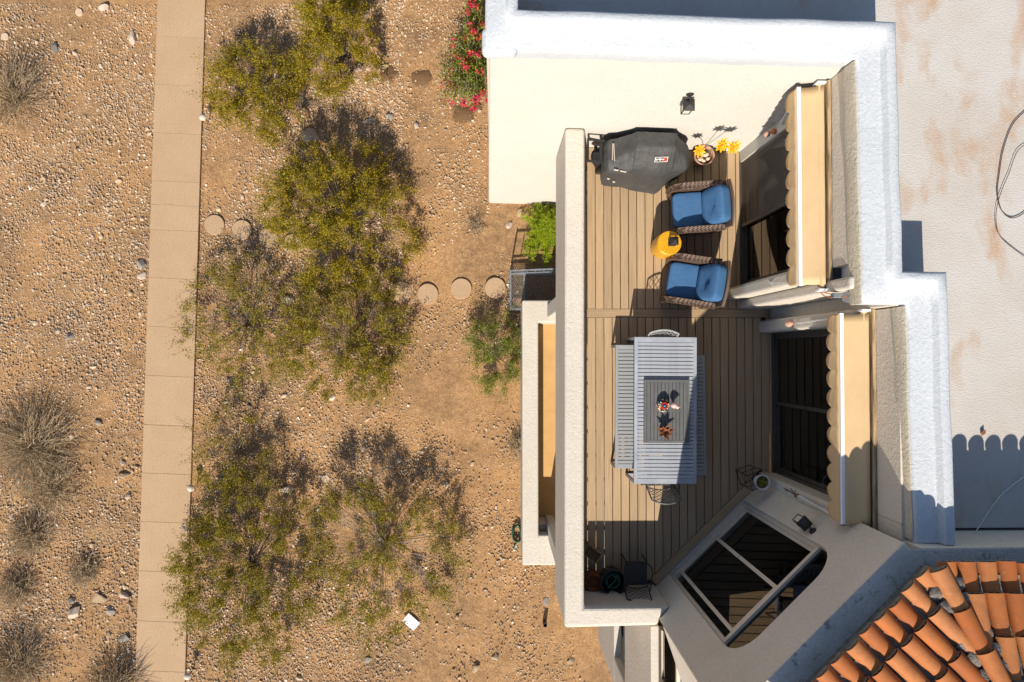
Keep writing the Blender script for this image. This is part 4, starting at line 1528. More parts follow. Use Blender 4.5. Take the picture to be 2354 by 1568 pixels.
q = U(1549, 930, ZTR + 0.1)
br = thing('clay_bird', 'pink clay bird on a brown block beside the mosaic ornament', 'figurine', (q.x, q.y - 0.03, ZTR))
MB().box(-0.02, 0.02, -0.028, 0.028, 0, 0.08, 0.004).build('block', 'terracotta_pot', br)
m = MB()
m.ball((-0.01, 0.02, 0.135), (0.055, 0.05, 0.06), 16, 12)
m.build('body', 'pink_clay', br, smooth=70)
m = MB()
m.ball((0.035, -0.005, 0.165), (0.035, 0.032, 0.032), 14, 10)
m.ball((0.07, -0.008, 0.163), (0.018, 0.008, 0.008), 8, 6)
m.build('head', 'pink_clay', br, smooth=70)

q = U(1527, 992, ZTR + 0.08)
ag = thing('metal_agave', 'rusty metal agave sculpture on the slatted tray', 'sculpture', (q.x, q.y, ZTR))
MB().lathe([(0.04, 0), (0.065, 0.02), (0.075, 0.05), (0.06, 0.09), (0.03, 0.11)], (0, 0.0, 0), 20).build('bowl', 'rust', ag, smooth=50)
for i in range(11):
    a = i * 2.399 + 0.3
    L = 0.175 - 0.006 * i
    el_ = R(10 + i * 5.0)
    d = Vector((math.cos(a) * math.cos(el_), math.sin(a) * math.cos(el_), math.sin(el_)))
    sd = Vector((-math.sin(a), math.cos(a), 0))
    o = Vector((0, 0.0, 0.11))
    m = MB()
    mid = o + d * L * 0.45 - Vector((0, 0, 0.012))
    m.add([o - sd * 0.008, mid - sd * 0.032 + Vector((0, 0, 0.014)), o + d * L, mid + sd * 0.032 + Vector((0, 0, 0.014)), o + sd * 0.008, mid], [(0, 1, 5), (1, 2, 5), (2, 3, 5), (3, 4, 5), (4, 0, 5)])
    m.build('blade', 'rust', ag, fix=False).modifiers.new('s', 'SOLIDIFY').thickness = 0.003


# lattice-back patio chairs
def lattice_chair(name, label, loc, rz, mat, group=None):
    """back at +y, faces -y"""
    ch = thing(name, label, 'chair', loc, rz, group)
    W, zt0 = 0.235, 0.84
    m = MB()

    def bk(x, s_):
        """point on the back: s_ 0 at the seat, 1 at the top rail"""
        bow = 0.055 * (1 - (x / W) ** 2)
        zz = 0.44 + (zt0 - 0.44 + 0.05 * (1 - (x / W) ** 2) - 0.0) * s_
        return Vector((x, 0.20 + 0.15 * s_ + bow, zz))
    n = 14
    xs = np.linspace(-W, W, n + 1)
    m.tube([bk(x, 1.0) for x in xs], 0.014, 8)
    m.build('top_rail', mat, ch, smooth=60)
    m = MB()
    for sx in (-W, W):
        m.tube([bk(sx, s_) for s_ in (0, 0.5, 1.0)], 0.012, 8)
    m.tube([bk(x, 0.06) for x in xs], 0.010, 6)
    m.build('back_frame', mat, ch, smooth=60)
    m = MB()
    k = 7
    for i in range(-k, k + 1):
        for sg in (-1, 1):
            pts = []
            for j in range(9):
                s_ = 0.06 + 0.94 * j / 8
                x = i * 0.085 + sg * (s_ - 0.5) * 0.42
                if abs(x) <= W:
                    pts.append(bk(x, s_))
            if len(pts) > 1:
                m.tube(pts, 0.005, 5)
    m.build('lattice', mat, ch, smooth=60)
    m = MB()
    m.prism([(-0.20, -0.24), (0.20, -0.24), (0.225, 0.20), (-0.225, 0.20)], 0.415, 0.44, 0.006)
    m.build('seat', mat, ch)
    for sx in (-1, 1):
        MB().tube([(sx * 0.20, -0.22, 0.42), (sx * 0.205, -0.24, 0.2), (sx * 0.215, -0.25, 0.0)], 0.014, 8).build('leg', mat, ch, smooth=60)
        MB().tube([(sx * 0.21, 0.19, 0.42), (sx * 0.215, 0.22, 0.2), (sx * 0.22, 0.27, 0.0)], 0.014, 8).build('leg', mat, ch, smooth=60)
        MB().tube([tuple(bk(sx * W, 0.5)), (sx * 0.265, 0.06, 0.655), (sx * 0.27, -0.12, 0.65), (sx * 0.255, -0.19, 0.58), (sx * 0.21, -0.215, 0.43)], 0.012, 8).build('arm', mat, ch, smooth=60)
    return ch


q = U(1526, 762, 0.86)
lattice_chair('patio_chair', 'silver lattice-back patio chair at the north end of the dining table', (q.x, q.y - 0.38, 0), R(-2), 'silver', 'lattice-back patio chairs')
q = U(1532, 1133, 0.86)
lattice_chair('patio_chair', 'lattice-back patio chair at the south end of the dining table', (q.x, q.y + 0.235, 0), R(180), 'chair_dark', 'lattice-back patio chairs')
q = U(1463, 1330, 0.42)
lattice_chair('patio_chair', 'black lattice-back patio chair in the dark south corner', (q.x, q.y + 0.06, 0), R(177), 'black', 'lattice-back patio chairs').scale = (0.86, 0.86, 0.84)

# black pot with coiled hose, brown pot, wooden planter in the dark corner
q = U(1408, 1335, 0.3)
hpot = thing('hose_pot', 'black round pot holding a coiled hose in the dark corner', 'pot', (q.x, q.y, 0))
MB().lathe([(0.15, 0), (0.19, 0.1), (0.215, 0.3), (0.225, 0.4), (0.20, 0.4), (0.19, 0.3), (0.17, 0.12)], (0, 0, 0), 28).build('bowl', 'black', hpot, smooth=50)
m = MB()
m.tube([((0.15 - 0.0006 * i) * math.cos(i * 0.3), (0.15 - 0.0006 * i) * math.sin(i * 0.3), 0.18 + 0.0022 * i) for i in range(90)], 0.012, 6)
m.tube([(-0.1, -0.1, 0.37), (0.02, 0.02, 0.40), (0.06, 0.12, 0.39)], 0.012, 6)
m.build('hose', 'green_hose', hpot, smooth=60)
q = U(1362, 1335, 0.2)
bp_ = MB().lathe([(0.10, 0), (0.15, 0.06), (0.17, 0.18), (0.13, 0.27), (0.14, 0.30), (0.12, 0.30), (0.10, 0.22)], (0, 0, 0), 24).build('clay_pot', 'rust', None, loc=(q.x, q.y, 0), smooth=50)
tag(bp_, 'brown clay pot half hidden by the parapet in the corner', 'pot')
q = U(1360, 1272, 0.15)
plt_ = thing('planter_box', 'brown wooden planter box against the west parapet', 'planter', (q.x, q.y, 0), R(-38))
for (x0, x1, y0, y1) in ((-0.15, 0.15, 0.085, 0.10), (-0.15, 0.15, -0.10, -0.085), (-0.15, -0.135, -0.084, 0.084), (0.135, 0.15, -0.084, 0.084)):
    MB().box(x0, x1, y0, y1, 0, 0.2, 0.002).build('side_panel', 'old_wood', plt_)
MB().box(-0.134, 0.134, -0.084, 0.084, 0.01, 0.15).build('soil', 'damp_soil', plt_)

# wire plant stand with pots
q = (4.36, -2.10)
ws = thing('plant_stand', 'black wire plant stand at the pier beside the south door', 'plant stand', (q[0], q[1], 0), R(20))
m = MB()
for zz in (0.02, 0.30, 0.56):
    m.tube([(-0.13, -0.13, zz), (0.13, -0.13, zz), (0.13, 0.13, zz), (-0.13, 0.13, zz), (-0.13, -0.13, zz)], 0.006, 5)
for xx in np.linspace(-0.10, 0.10, 5):
    m.tube([(xx, -0.13, 0.30), (xx, 0.13, 0.30)], 0.0035, 4)
    m.tube([(xx, -0.13, 0.56), (xx, 0.13, 0.56)], 0.0035, 4)
for sx in (-1, 1):
    for sy in (-1, 1):
        m.tube([(sx * 0.13, sy * 0.13, 0), (sx * 0.13, sy * 0.13, 0.60)], 0.007, 5)
m.build('wire_frame', 'black', ws)
pot = thing('flower_pot', 'white round pot with a small plant on the wire stand', 'flower pot', (q[0] + 0.02, q[1] - 0.0, 0.566))
MB().lathe([(0.085, 0), (0.115, 0.15), (0.125, 0.18), (0.108, 0.18), (0.10, 0.14)], (0, 0, 0), 24).build('bowl', 'pot_white', pot, smooth=40)
MB().lathe([(0.104, 0.13), (0.104, 0.15)], (0, 0, 0), 20).build('soil', 'damp_soil', pot)
m = MB()
for i in range(26):
    a, rr = random.uniform(0, 6.28), random.uniform(0, 0.08)
    c2 = Vector((rr * math.cos(a), rr * math.sin(a), 0.16 + random.uniform(0, 0.03)))
    d = Vector((math.cos(a * 3), math.sin(a * 3), 0.3)) * 0.03
    s2 = Vector((-d.y, d.x, 0)) * 0.5
    m.add([c2 - d, c2 + s2, c2 + d, c2 - s2], [(0, 1, 2, 3)])
m.build('leaves', 'green_leaf', pot, fix=False)

# ================================================================== COVERED GRILL
# frame: stations along x; each has a profile (y, z) from the wall side over the top to the front hem
st = [  # x, rear y, rear z, hood-back y, hood z, hood-front y, shoulder y, shoulder z, hem y, hem z
    (1.78, 3.42, 0.62, 3.41, 0.84, 3.10, 2.98, 0.72, 2.95, 0.45),
    (1.84, 3.45, 0.40, 3.44, 0.93, 3.08, 2.96, 0.85, 2.90, 0.22),
    (1.98, 3.48, 0.25, 3.46, 0.95, 3.12, 2.95, 0.87, 2.88, 0.14),
    (2.16, 3.50, 0.18, 3.48, 1.10, 3.20, 2.94, 0.88, 2.86, 0.12),
    (2.24, 3.50, 0.15, 3.485, 1.20, 3.24, 2.94, 0.89, 2.85, 0.11),
    (2.40, 3.50, 0.12, 3.485, 1.205, 3.235, 2.925, 0.90, 2.83, 0.10),
    (2.60, 3.49, 0.12, 3.475, 1.20, 3.23, 2.93, 0.90, 2.79, 0.08),
    (2.78, 3.49, 0.12, 3.47, 1.20, 3.225, 2.94, 0.90, 2.77, 0.06),
    (2.87, 3.48, 0.14, 3.46, 1.19, 3.22, 2.96, 0.90, 2.83, 0.08),
    (2.96, 3.46, 0.2, 3.43, 1.06, 3.19, 2.98, 0.89, 2.93, 0.12),
    (3.12, 3.40, 0.3, 3.37, 0.93, 3.15, 3.00, 0.86, 2.99, 0.2),
    (3.18, 3.33, 0.40, 3.30, 0.84, 3.14, 3.05, 0.76, 3.04, 0.32),
]
gc = (2.5, 3.2, 0.0)
grill = thing('covered_grill', 'gas grill under a black canvas cover against the white wall', 'grill', gc)
fine = []
SUB = 4
for i in range(len(st) - 1):
    for k in range(SUB):
        q = k / SUB
        fine.append([a + (b_ - a) * q for a, b_ in zip(st[i], st[i + 1])])
fine.append(list(st[-1]))
vs, fs = [], []
ncol = 0
for row in fine:
    x, yr, zr, yh, zh_, yf, ysd, zs, yhm, zhm = row
    key = [(yr, zr), (yh, zh_), (yf, zh_), (ysd, zs), (yhm, zhm)]
    prof_ = []
    for a, c2 in zip(key[:-1], key[1:]):
        for k in range(5):
            q = k / 5
            prof_.append((a[0] + (c2[0] - a[0]) * q, a[1] + (c2[1] - a[1]) * q))
    prof_.append(key[-1])
    ncol = len(prof_)
    for j, (y, z) in enumerate(prof_):
        fold = 0.022 * mnoise.noise((x * 4.0, j * 0.32, 2.0)) * (1.0 if j > 9 else 0.4) + 0.010 * mnoise.noise((x * 15, j * 0.9, 5))
        drape = 0.008 * max(0, (j - 14) / 6) * math.sin(x * 11)
        vs.append((x + 0.012 * mnoise.noise((x * 4, j * 0.5, 9)), y - fold - drape, z + 0.5 * fold))
for i in range(len(fine) - 1):
    fs += [(i * ncol + j, i * ncol + j + 1, (i + 1) * ncol + j + 1, (i + 1) * ncol + j) for j in range(ncol - 1)]
fs += [tuple(range(ncol)), tuple(range((len(fine) - 1) * ncol, len(fine) * ncol))[::-1]]
g_ = MB().add(vs, fs)
g_.build('cover', 'black_fabric', grill, org=gc, smooth=70)
# seams
for xs_ in (2.23, 2.875):
    m = MB()
    m.tube([(xs_, 3.478, 1.205), (xs_, 3.23, 1.212), (xs_, 2.95, 0.912)], 0.006, 5)
    m.build('seam', 'black_fabric', grill, org=gc)
# cart rails, wheel and side shelf frame showing at the left
m = MB()
m.bar((1.52, 3.50, 0.80), (1.95, 3.42, 0.80), 0.035)
m.bar((1.52, 3.14, 0.78), (1.90, 3.10, 0.78), 0.035)
m.bar((1.53, 3.12, 0.79), (1.53, 3.50, 0.79), 0.03)
m.bar((1.70, 3.48, 0.5), (1.70, 3.12, 0.5), 0.05)
m.bar((1.74, 3.46, 0.78), (1.74, 3.10, 0.78), 0.05, 0.03)
for yy in (3.12, 3.46):
    m.bar((1.86, yy, 0.79), (1.86, yy, 0.12), 0.035)
m.build('side_frame', 'black', grill, org=gc)
m = MB()
m.lathe([(0.02, 0.55), (0.12, 0.56), (0.15, 0.50), (0.14, 0.46)], (1.72, 3.28, 0.0), 18, 0.7, 1.0)
m.build('side_burner', 'black', grill, org=gc, smooth=50)
for yy in (3.14, 3.40):
    m = MB()
    m.lathe([(0.09, -0.02), (0.09, 0.02)], (0, 0, 0), 18)
    m.xform(Matrix.Translation((1.84, yy, 0.092)) @ Matrix.Rotation(math.pi / 2, 4, 'X'))
    m.build('wheel', 'black', grill, org=gc, smooth=40)
# velcro straps near the lower left hem
def strap(p, q, w):
    MB().bar(p, q, w, 0.006, up=(0, -0.6, 0.8)).build('strap', 'strap', grill, org=gc)


strap((1.90, 3.36, 0.985), (1.895, 3.10, 0.975), 0.014)
strap((1.915, 3.36, 0.988), (1.93, 3.08, 0.978), 0.012)
strap((1.93, 2.955, 0.925), (2.00, 2.945, 0.925), 0.022)
strap((2.03, 2.94, 0.915), (2.13, 2.925, 0.905), 0.02)
strap((1.87, 2.895, 0.62), (1.91, 2.885, 0.60), 0.025)
strap((1.98, 2.87, 0.50), (2.02, 2.865, 0.49), 0.025)

# printed badge on the cover
bz = Vector((2.655, 3.085, 1.085))
bx, by = Vector((1, 0.03, 0)).normalized(), Vector((0, 0.66, 0.75)).normalized()
bzn = bx.cross(by)
bm4 = Matrix((bx, by, bzn)).transposed().to_4x4()


def badge(name, w, h, mat, off, x=0.0):
    m = MB().box(x - w / 2, x + w / 2, -h / 2, h / 2, off, off + 0.003)
    m.xform(Matrix.Translation(bz) @ bm4)
    return m.build(name, mat, grill, org=gc)


bk_ = badge('badge', 0.205, 0.092, 'label_white', 0.004)
m = MB().box(-0.095, 0.095, -0.039, 0.039, 0.0075, 0.0085)
m.xform(Matrix.Translation(bz) @ bm4)
m.build('badge_panel', 'label_black', bk_, org=gc)
m = MB().box(0.048, 0.093, -0.037, 0.037, 0.009, 0.0098)
m.xform(Matrix.Translation(bz) @ bm4)
m.build('badge_mark', 'label_red', bk_, org=gc)
m = MB()
m.ball((0.070, 0.008, 0.0115), (0.013, 0.011, 0.001), 10, 4)
m.bar((0.062, -0.002, 0.0112), (0.056, -0.03, 0.0112), 0.004, 0.001)
m.bar((0.078, -0.002, 0.0112), (0.084, -0.03, 0.0112), 0.004, 0.001)
m.xform(Matrix.Translation(bz) @ bm4)
m.build('badge_emblem', 'label_black', bk_, org=gc)
fc = bpy.data.curves.new('lettering', 'FONT')
fc.body = 'weber'
fc.size = 0.058
fc.align_x = 'CENTER'
fc.align_y = 'CENTER'
fc.offset = 0.0022
fc.extrude = 0.0006
fo = bpy.data.objects.new('lettering_src', fc)
col.objects.link(fo)
dg = bpy.context.evaluated_depsgraph_get()
fme = bpy.data.meshes.new_from_object(fo.evaluated_get(dg))
bpy.data.objects.remove(fo)
tx = bpy.data.objects.new('lettering', fme)
fme.materials.clear()
fme.materials.append(M['label_white'])
col.objects.link(tx)
tx.parent = bk_
tx.matrix_basis = Matrix.Translation(bz - Vector(gc)) @ bm4 @ Matrix.Translation((-0.024, 0.004, 0.0098)) @ Matrix.Scale(0.92, 4, (1, 0, 0))

# ================================================================== FLOWER POT BY THE WALL
pc = U(1619, 350, 0.34)
px, py = pc.x, min(pc.y, nwall(pc.x) - 0.185)
fp = thing('flower_pot', 'terracotta pot of stones and metal flowers by the white wall', 'flower pot', (px, py, 0))
MB().lathe([(0.10, 0), (0.135, 0.12), (0.165, 0.28), (0.175, 0.34), (0.155, 0.34), (0.145, 0.28), (0.13, 0.2)], (0, 0, 0), 28).build('bowl', 'terracotta_pot', fp, smooth=50)
MB().lathe([(0.145, 0.25), (0.146, 0.275)], (0, 0, 0), 20).build('soil', 'damp_soil', fp)
for (x, y, s_) in ((-0.06, -0.06, 0.05), (0.03, 0.02, 0.055), (0.07, -0.05, 0.04), (0.0, -0.09, 0.035), (-0.02, 0.06, 0.04)):
    MB().ball((x, y, 0.30), (s_, s_ * 0.8, s_ * 0.6), 8, 6, 0.15).build('stone', 'rock_pale', fp, smooth=30)


def metal_flower(label, head, r, bend):
    b0 = Vector((px, py + 0.03, 0.30))
    h = Vector(head)
    f = thing('metal_flower', label, 'flower', tuple(b0), group='yellow metal flowers in the terracotta pot')
    hl = h - b0
    pts = [Vector((0, 0, 0)), Vector((hl.x * 0.1 + bend, hl.y * 0.2, hl.z * 0.4)), Vector((hl.x * 0.55, hl.y * 0.6, hl.z * 0.75)), hl]
    fin = []
    for i in range(13):
        u = i / 12
        a, b_, c_, d = pts
        fin.append(a * (1 - u) ** 3 + b_ * 3 * u * (1 - u) ** 2 + c_ * 3 * u * u * (1 - u) + d * u ** 3)
    MB().tube(fin, 0.006, 6).build('stem', 'stem_green', f, smooth=60)
    ax = Vector((0.05, -0.55, 0.8)).normalized()
    u_ = ax.cross(Vector((0, 0, 1))).normalized()
    v_ = u_.cross(ax)
    for ring, (nn, rr, tilt) in enumerate(((9, r, 0.25), (7, r * 0.7, 0.6))):
        for i in range(nn):
            a = 2 * math.pi * i / nn + ring * 0.3 + random.uniform(-0.1, 0.1)
            d = (u_ * math.cos(a) + v_ * math.sin(a)) * math.cos(tilt) + ax * math.sin(tilt)
            sd = d.cross(ax).normalized()
            L = rr * random.uniform(0.85, 1.12)
            m = MB()
            m.add([hl, hl + d * L * 0.55 - sd * L * 0.19, hl + d * L * 0.9 - sd * L * 0.10, hl + d * L, hl + d * L * 0.9 + sd * L * 0.10, hl + d * L * 0.55 + sd * L * 0.19, hl + d * L * 0.55 - ax * 0.008], [(0, 1, 6), (1, 2, 6), (2, 3, 6), (3, 4, 6), (4, 5, 6), (5, 0, 6)])
            m.build('petal', 'petal', f, fix=False).modifiers.new('s', 'SOLIDIFY').thickness = 0.002
    MB().ball(tuple(hl + ax * 0.008), (0.018, 0.018, 0.014), 10, 6).build('centre', 'red_paint', f, smooth=60)
    return f


metal_flower('yellow metal flower leaning over the pot rim, nearest the grill', (3.27, 3.24, 1.06), 0.11, -0.05)
metal_flower('large yellow metal flower with red centre, middle of the three', (3.50, 3.21, 1.45), 0.13, 0.0)
metal_flower('yellow metal flower farthest right, near the glass door', (3.68, 3.19, 1.45), 0.12, 0.05)

# ================================================================== MESH LANDING AND RAILING
zl = -4.30
la, lb = U(1171, 628, zl), U(1279, 713, zl)
lx0, lx1, ly1, ly0 = la.x, 1.55, la.y, lb.y
ldg = (lx0, ly0, -4.6)
lt = thing('steel_landing', 'dark steel mesh landing with a picket rail beside the balcony', 'landing', ldg)
m = MB()
for (x0, x1, y0, y1) in ((lx0, lx0 + 0.04, ly0, ly1), (lx0 + 0.041, lx1, ly0, ly0 + 0.04), (lx0 + 0.041, lx1, ly1 - 0.04, ly1), (lx0 + 0.33, lx0 + 0.36, ly0 + 0.041, ly1 - 0.041)):
    m.box(x0, x1, y0, y1, zl - 0.05, zl)
for x, y in ((lx0, ly0), (lx0, ly1 - 0.04), (lx1 - 0.04, ly0), (lx1 - 0.04, ly1 - 0.04)):
    m.box(x, x + 0.04, y, y + 0.04, -4.75, zl - 0.051)
m.build('frame', 'steel_paint', lt, org=ldg)
m = MB()
W_, H_ = lx1 - lx0 - 0.05, ly1 - ly0 - 0.05
sp_ = 0.05
for sgn in (-1, 1):
    c0_ = -H_ * 0.5
    while c0_ < W_ + H_ * 0.5:
        # line x = c0 + sgn * 0.5*(y)
        pts = []
        for yy in (0.0, H_):
            pts.append((c0_ + (0.5 * yy if sgn > 0 else 0.5 * (H_ - yy)), yy))
        (xa, ya), (xb, yb_) = pts
        # clip to [0, W]
        def clip(x_, xo_, y_, yo_):
            if x_ < 0:
                t_ = (0 - x_) / (xo_ - x_)
                return 0, y_ + (yo_ - y_) * t_
            if x_ > W_:
                t_ = (W_ - x_) / (xo_ - x_)
                return W_, y_ + (yo_ - y_) * t_
            return x_, y_
        if not ((xa < 0 and xb < 0) or (xa > W_ and xb > W_)):
            qa, qb = clip(xa, xb, ya, yb_), clip(xb, xa, yb_, ya)
            m.bar((lx0 + 0.025 + qa[0], ly0 + 0.025 + qa[1], zl - 0.01 - 0.004 * sgn), (lx0 + 0.025 + qb[0], ly0 + 0.025 + qb[1], zl - 0.01 - 0.004 * sgn), 0.013, 0.008)
        c0_ += sp_
m.build('expanded_mesh', 'mesh_steel', lt, org=ldg, fix=False)['kind'] = 'stuff'
m = MB()
m.bar((lx0, ly1 - 0.02, zl + 0.62), (lx1, ly1 + 0.03, zl + 0.62), 0.035)
m.build('top_rail', 'steel_paint', lt, org=ldg)
m = MB()
m.bar((lx0, ly1 - 0.02, zl + 0.08), (lx1, ly1 + 0.03, zl + 0.08), 0.03)
m.build('bottom_rail', 'steel_paint', lt, org=ldg)
m = MB()
m.bar((lx0 + 0.01, ly1 - 0.02, zl - 0.3), (lx0 + 0.01, ly1 - 0.02, zl + 0.66), 0.035)
m.build('post', 'steel_paint', lt, org=ldg)
x = lx0 + 0.2
while x < lx1:
    MB().bar((x, ly1 - 0.01, zl + 0.08), (x, ly1 - 0.01, zl + 0.61), 0.016).build('picket', 'steel_paint', lt, org=ldg)
    x += 0.19

# ================================================================== SMALL THINGS ON ROOF AND GROUND
def roofline(pts_px, z):
    return [U(a, b_, z) for a, b_ in pts_px]


def smooth_pts(pts, k=8):
    out = []
    n = len(pts)
    for i in range(n - 1):
        p0, p1, p2, p3 = pts[max(i - 1, 0)], pts[i], pts[i + 1], pts[min(i + 2, n - 1)]
        for j in range(k):
            u = j / k
            out.append(0.5 * ((2 * p1) + (p2 - p0) * u + (2 * p0 - 5 * p1 + 4 * p2 - p3) * u * u + (3 * p1 - p0 - 3 * p2 + p3) * u ** 3))
    out.append(pts[-1])
    return out


cb1 = MB().tube(smooth_pts(roofline([(2385, 235), (2353, 258), (2325, 290), (2305, 345), (2296, 400), (2292, 440), (2300, 480), (2320, 500), (2345, 495), (2375, 470)], ZR + 0.02)), 0.0065, 5).build('roof_cable', 'brown_plastic')
tag(cb1, 'dark brown cable curling widest across the sunny flat roof', 'cable')
cb2 = MB().tube(smooth_pts(roofline([(2380, 322), (2340, 345), (2318, 400), (2305, 430), (2292, 470), (2289, 510), (2300, 545), (2340, 580), (2380, 605)], ZR + 0.03)), 0.0045, 5).build('roof_cable', 'brown_plastic')
tag(cb2, 'thin brown cable looping under the thicker one on the roof', 'cable')
cb3 = MB().tube(smooth_pts([U(2400, 1070, ZR + 0.01), U(2340, 1105, ZR + 0.012), U(2290, 1150, ZR + 0.012), U(2240, 1225, ZR + 0.012), U(2205, 1257, ZR + 0.2)]), 0.006, 5).build('roof_cable', 'white_cord')
tag(cb3, 'white cable crossing the shaded part of the flat roof', 'cable')
lf = U(2255, 1003, ZR + 0.02)
m = MB().add([(0, 0, 0), (0.05, 0.03, 0.02), (0.1, 0, 0.03), (0.05, -0.03, 0.015)], [(0, 1, 2, 3)])
tag(m.build('fallen_leaf', 'rust', None, loc=tuple(lf), rz=1.2), 'dry brown leaf lying on the flat roof by the scalloped shade', 'leaf')

# stepping stones
steps_px = [(493, 517), (556, 529), (618, 546), (672, 562), (736, 592), (790, 623), (845, 655), (922, 671), (983, 676), (1060, 664), (1138, 662)]
words = ['nearest the walking path', 'second from the walking path', 'third from the walking path', 'fourth from the walking path', 'fifth from the walking path', 'sixth from the walking path', 'seventh from the walking path', 'fourth from the steel landing', 'third from the steel landing', 'second from the steel landing', 'nearest the steel landing']
sb = MB()
pr_ = [(0.25, -0.08), (0.252, 0.0), (0.25, 0.022), (0.243, 0.03)]
sb.lathe(pr_, (0, 0, 0), 40)
step_o = sb.build('stepping_stone', 'path', smooth=40)
for i, (x, y) in enumerate(steps_px):
    o = step_o if i == 0 else step_o.copy()
    if i:
        col.objects.link(o)
    p = UG(x, y, 0.03)
    o.location = (p.x, p.y, gz(p.x, p.y) + 0.03)
    o.rotation_euler = (random.uniform(-0.01, 0.01), random.uniform(-0.01, 0.01), random.uniform(0, 6))
    tag(o, 'round tan concrete stepping stone, ' + words[i], 'stepping stone', 'round stepping stones between path and landing')

# low path lights
for (x, y, lab) in ((464, 268, 'cream capped path light half under the northern shrub'), (436, 1123, 'cream capped path light midway along the path edge'), (428, 1557, 'cream capped path light at the southern end of the path')):
    p = UG(x, y, 0.40)
    L = thing('path_light', lab, 'path light', (p.x, p.y, gz(p.x, p.y)), group='low path lights along the walking path')
    MB().tube([(0, 0, -0.05), (0, 0, 0.34)], 0.012, 8).build('post', 'black', L, smooth=60)
    MB().lathe([(0.035, 0.33), (0.085, 0.34), (0.09, 0.36), (0.06, 0.40), (0.02, 0.42)], (0, 0, 0), 20).build('cap', 'light_cap', L, smooth=40)
    MB().lathe([(0.03, 0.24), (0.045, 0.26), (0.045, 0.33)], (0, 0, 0), 14).build('lens', 'lamp_glass', L, smooth=40)

# valve lids
for (x, y, lab) in ((11, 84, 'small tan valve lid at the far left edge'), (181, 28, 'small round valve lid left of the path at the top'), (712, 670, 'small tan valve lid in the shade between shrubs'), (748, 1100, 'small tan valve lid with holes among the southern shrubs')):
    p = UG(x, y, 0.02)
    m = MB().lathe([(0.09, -0.05), (0.092, 0.015), (0.085, 0.024)], (0, 0, 0), 24)
    o = m.build('valve_lid', 'cover', None, loc=(p.x, p.y, gz(p.x, p.y) + 0.01), smooth=40)
    tag(o, lab, 'lid', 'irrigation valve lids')

# paper, hose, drain pipe
p = UG(945, 1428, 0.02)
m = MB()
n = 6
vs = [((i / n - 0.5) * 0.36, (j / n - 0.5) * 0.24, 0.055 + 0.010 * math.sin(i * 1.7 + j)) for j in range(n + 1) for i in range(n + 1)]
m.add(vs, [(j * (n + 1) + i, j * (n + 1) + i + 1, (j + 1) * (n + 1) + i + 1, (j + 1) * (n + 1) + i) for j in range(n) for i in range(n)])
pp = m.build('paper_sheet', 'paper', None, loc=(p.x, p.y, gz(p.x, p.y) + 0.015), rz=R(-42), fix=False)
tag(pp, 'crumpled white sheet of paper lying on the gravel', 'paper')
p = UG(1188, 1225, 0.05)
m = MB()
pts = [Vector((0.10 * math.cos(i * 0.55) + 0.02 * math.sin(i), 0.20 * math.sin(i * 0.55), 0.02 + 0.004 * i)) for i in range(34)]
pts += [Vector((-0.02, -0.25, 0.1)), Vector((-0.08, -0.40, 0.03))]
m.tube(pts, 0.016, 6)
tag(m.build('garden_hose', 'green_hose', None, loc=(p.x, p.y, gz(p.x, p.y)), smooth=60), 'green hose coiled on the soil beside the courtyard wall', 'hose')
p = UG(1252, 1433, 0.1)
m = MB().lathe([(0.05, 0), (0.05, 0.22), (0.038, 0.22), (0.038, 0.1)], (0, 0, 0), 16)
tag(m.build('drain_pipe', 'black', None, loc=(p.x, p.y, gz(p.x, p.y)), smooth=40), 'short black pipe standing in the soil by the balcony corner', 'pipe')

# damp soil patches
for (x, y, rx, ry) in ((893, 172, 28, 24), (972, 178, 30, 22), (1065, 262, 30, 24), (1094, 245, 16, 12)):
    p = UG(x, y)
    m = MB()
    n = 26
    k = 94.0
    rim_, mid_ = [], []
    for i in range(n):
        a = 2 * math.pi * i / n
        w = 1 + 0.35 * mnoise.noise((math.cos(a) * 1.7, math.sin(a) * 1.7, x * 0.1))
        rim_.append((rx / k * w * math.cos(a), ry / k * w * math.sin(a)))
    vs = [(0, 0, 0)] + [(a * 0.6, b_ * 0.6, 0) for a, b_ in rim_] + [(a, b_, 0) for a, b_ in rim_]
    vs = [(a, b_, gz(p.x + a, p.y + b_) - gz(p.x, p.y) + (0.03 if i <= n else -0.03)) for i, (a, b_, _) in enumerate(vs)]
    fs = [(0, 1 + i, 1 + (i + 1) % n) for i in range(n)] + [(1 + i, n + 1 + i, n + 1 + (i + 1) % n, 1 + (i + 1) % n) for i in range(n)]
    m.add(vs, fs)
    o = m.build('damp_soil', 'damp_soil', None, loc=(p.x, p.y, gz(p.x, p.y)), smooth=60)
    tag(o, 'dark damp patch of soil near the bougainvillea', 'soil', kind='stuff')

# ================================================================== ROCKS AND GRAVEL
def rock_mesh(seed, name='stone'):
    bm = bmesh.new()
    bmesh.ops.create_icosphere(bm, subdivisions=2, radius=1.0)
    r_ = random.Random(seed)
    off = Vector((r_.uniform(-50, 50), r_.uniform(-50, 50), 0))
    planes = [(Vector((r_.uniform(-1, 1), r_.uniform(-1, 1), r_.uniform(-0.4, 1))).normalized(), r_.uniform(0.42, 0.75)) for _ in range(9)]
    for v_ in bm.verts:
        p_ = v_.co * (1 + 0.25 * mnoise.noise(v_.co * 1.3 + off))
        for nn, d in planes:
            e = p_.dot(nn) - d
            if e > 0:
                p_ = p_ - nn * e * 0.98
        v_.co = p_
    me = bpy.data.meshes.new(name)
    bm.to_mesh(me)
    bm.free()
    return me


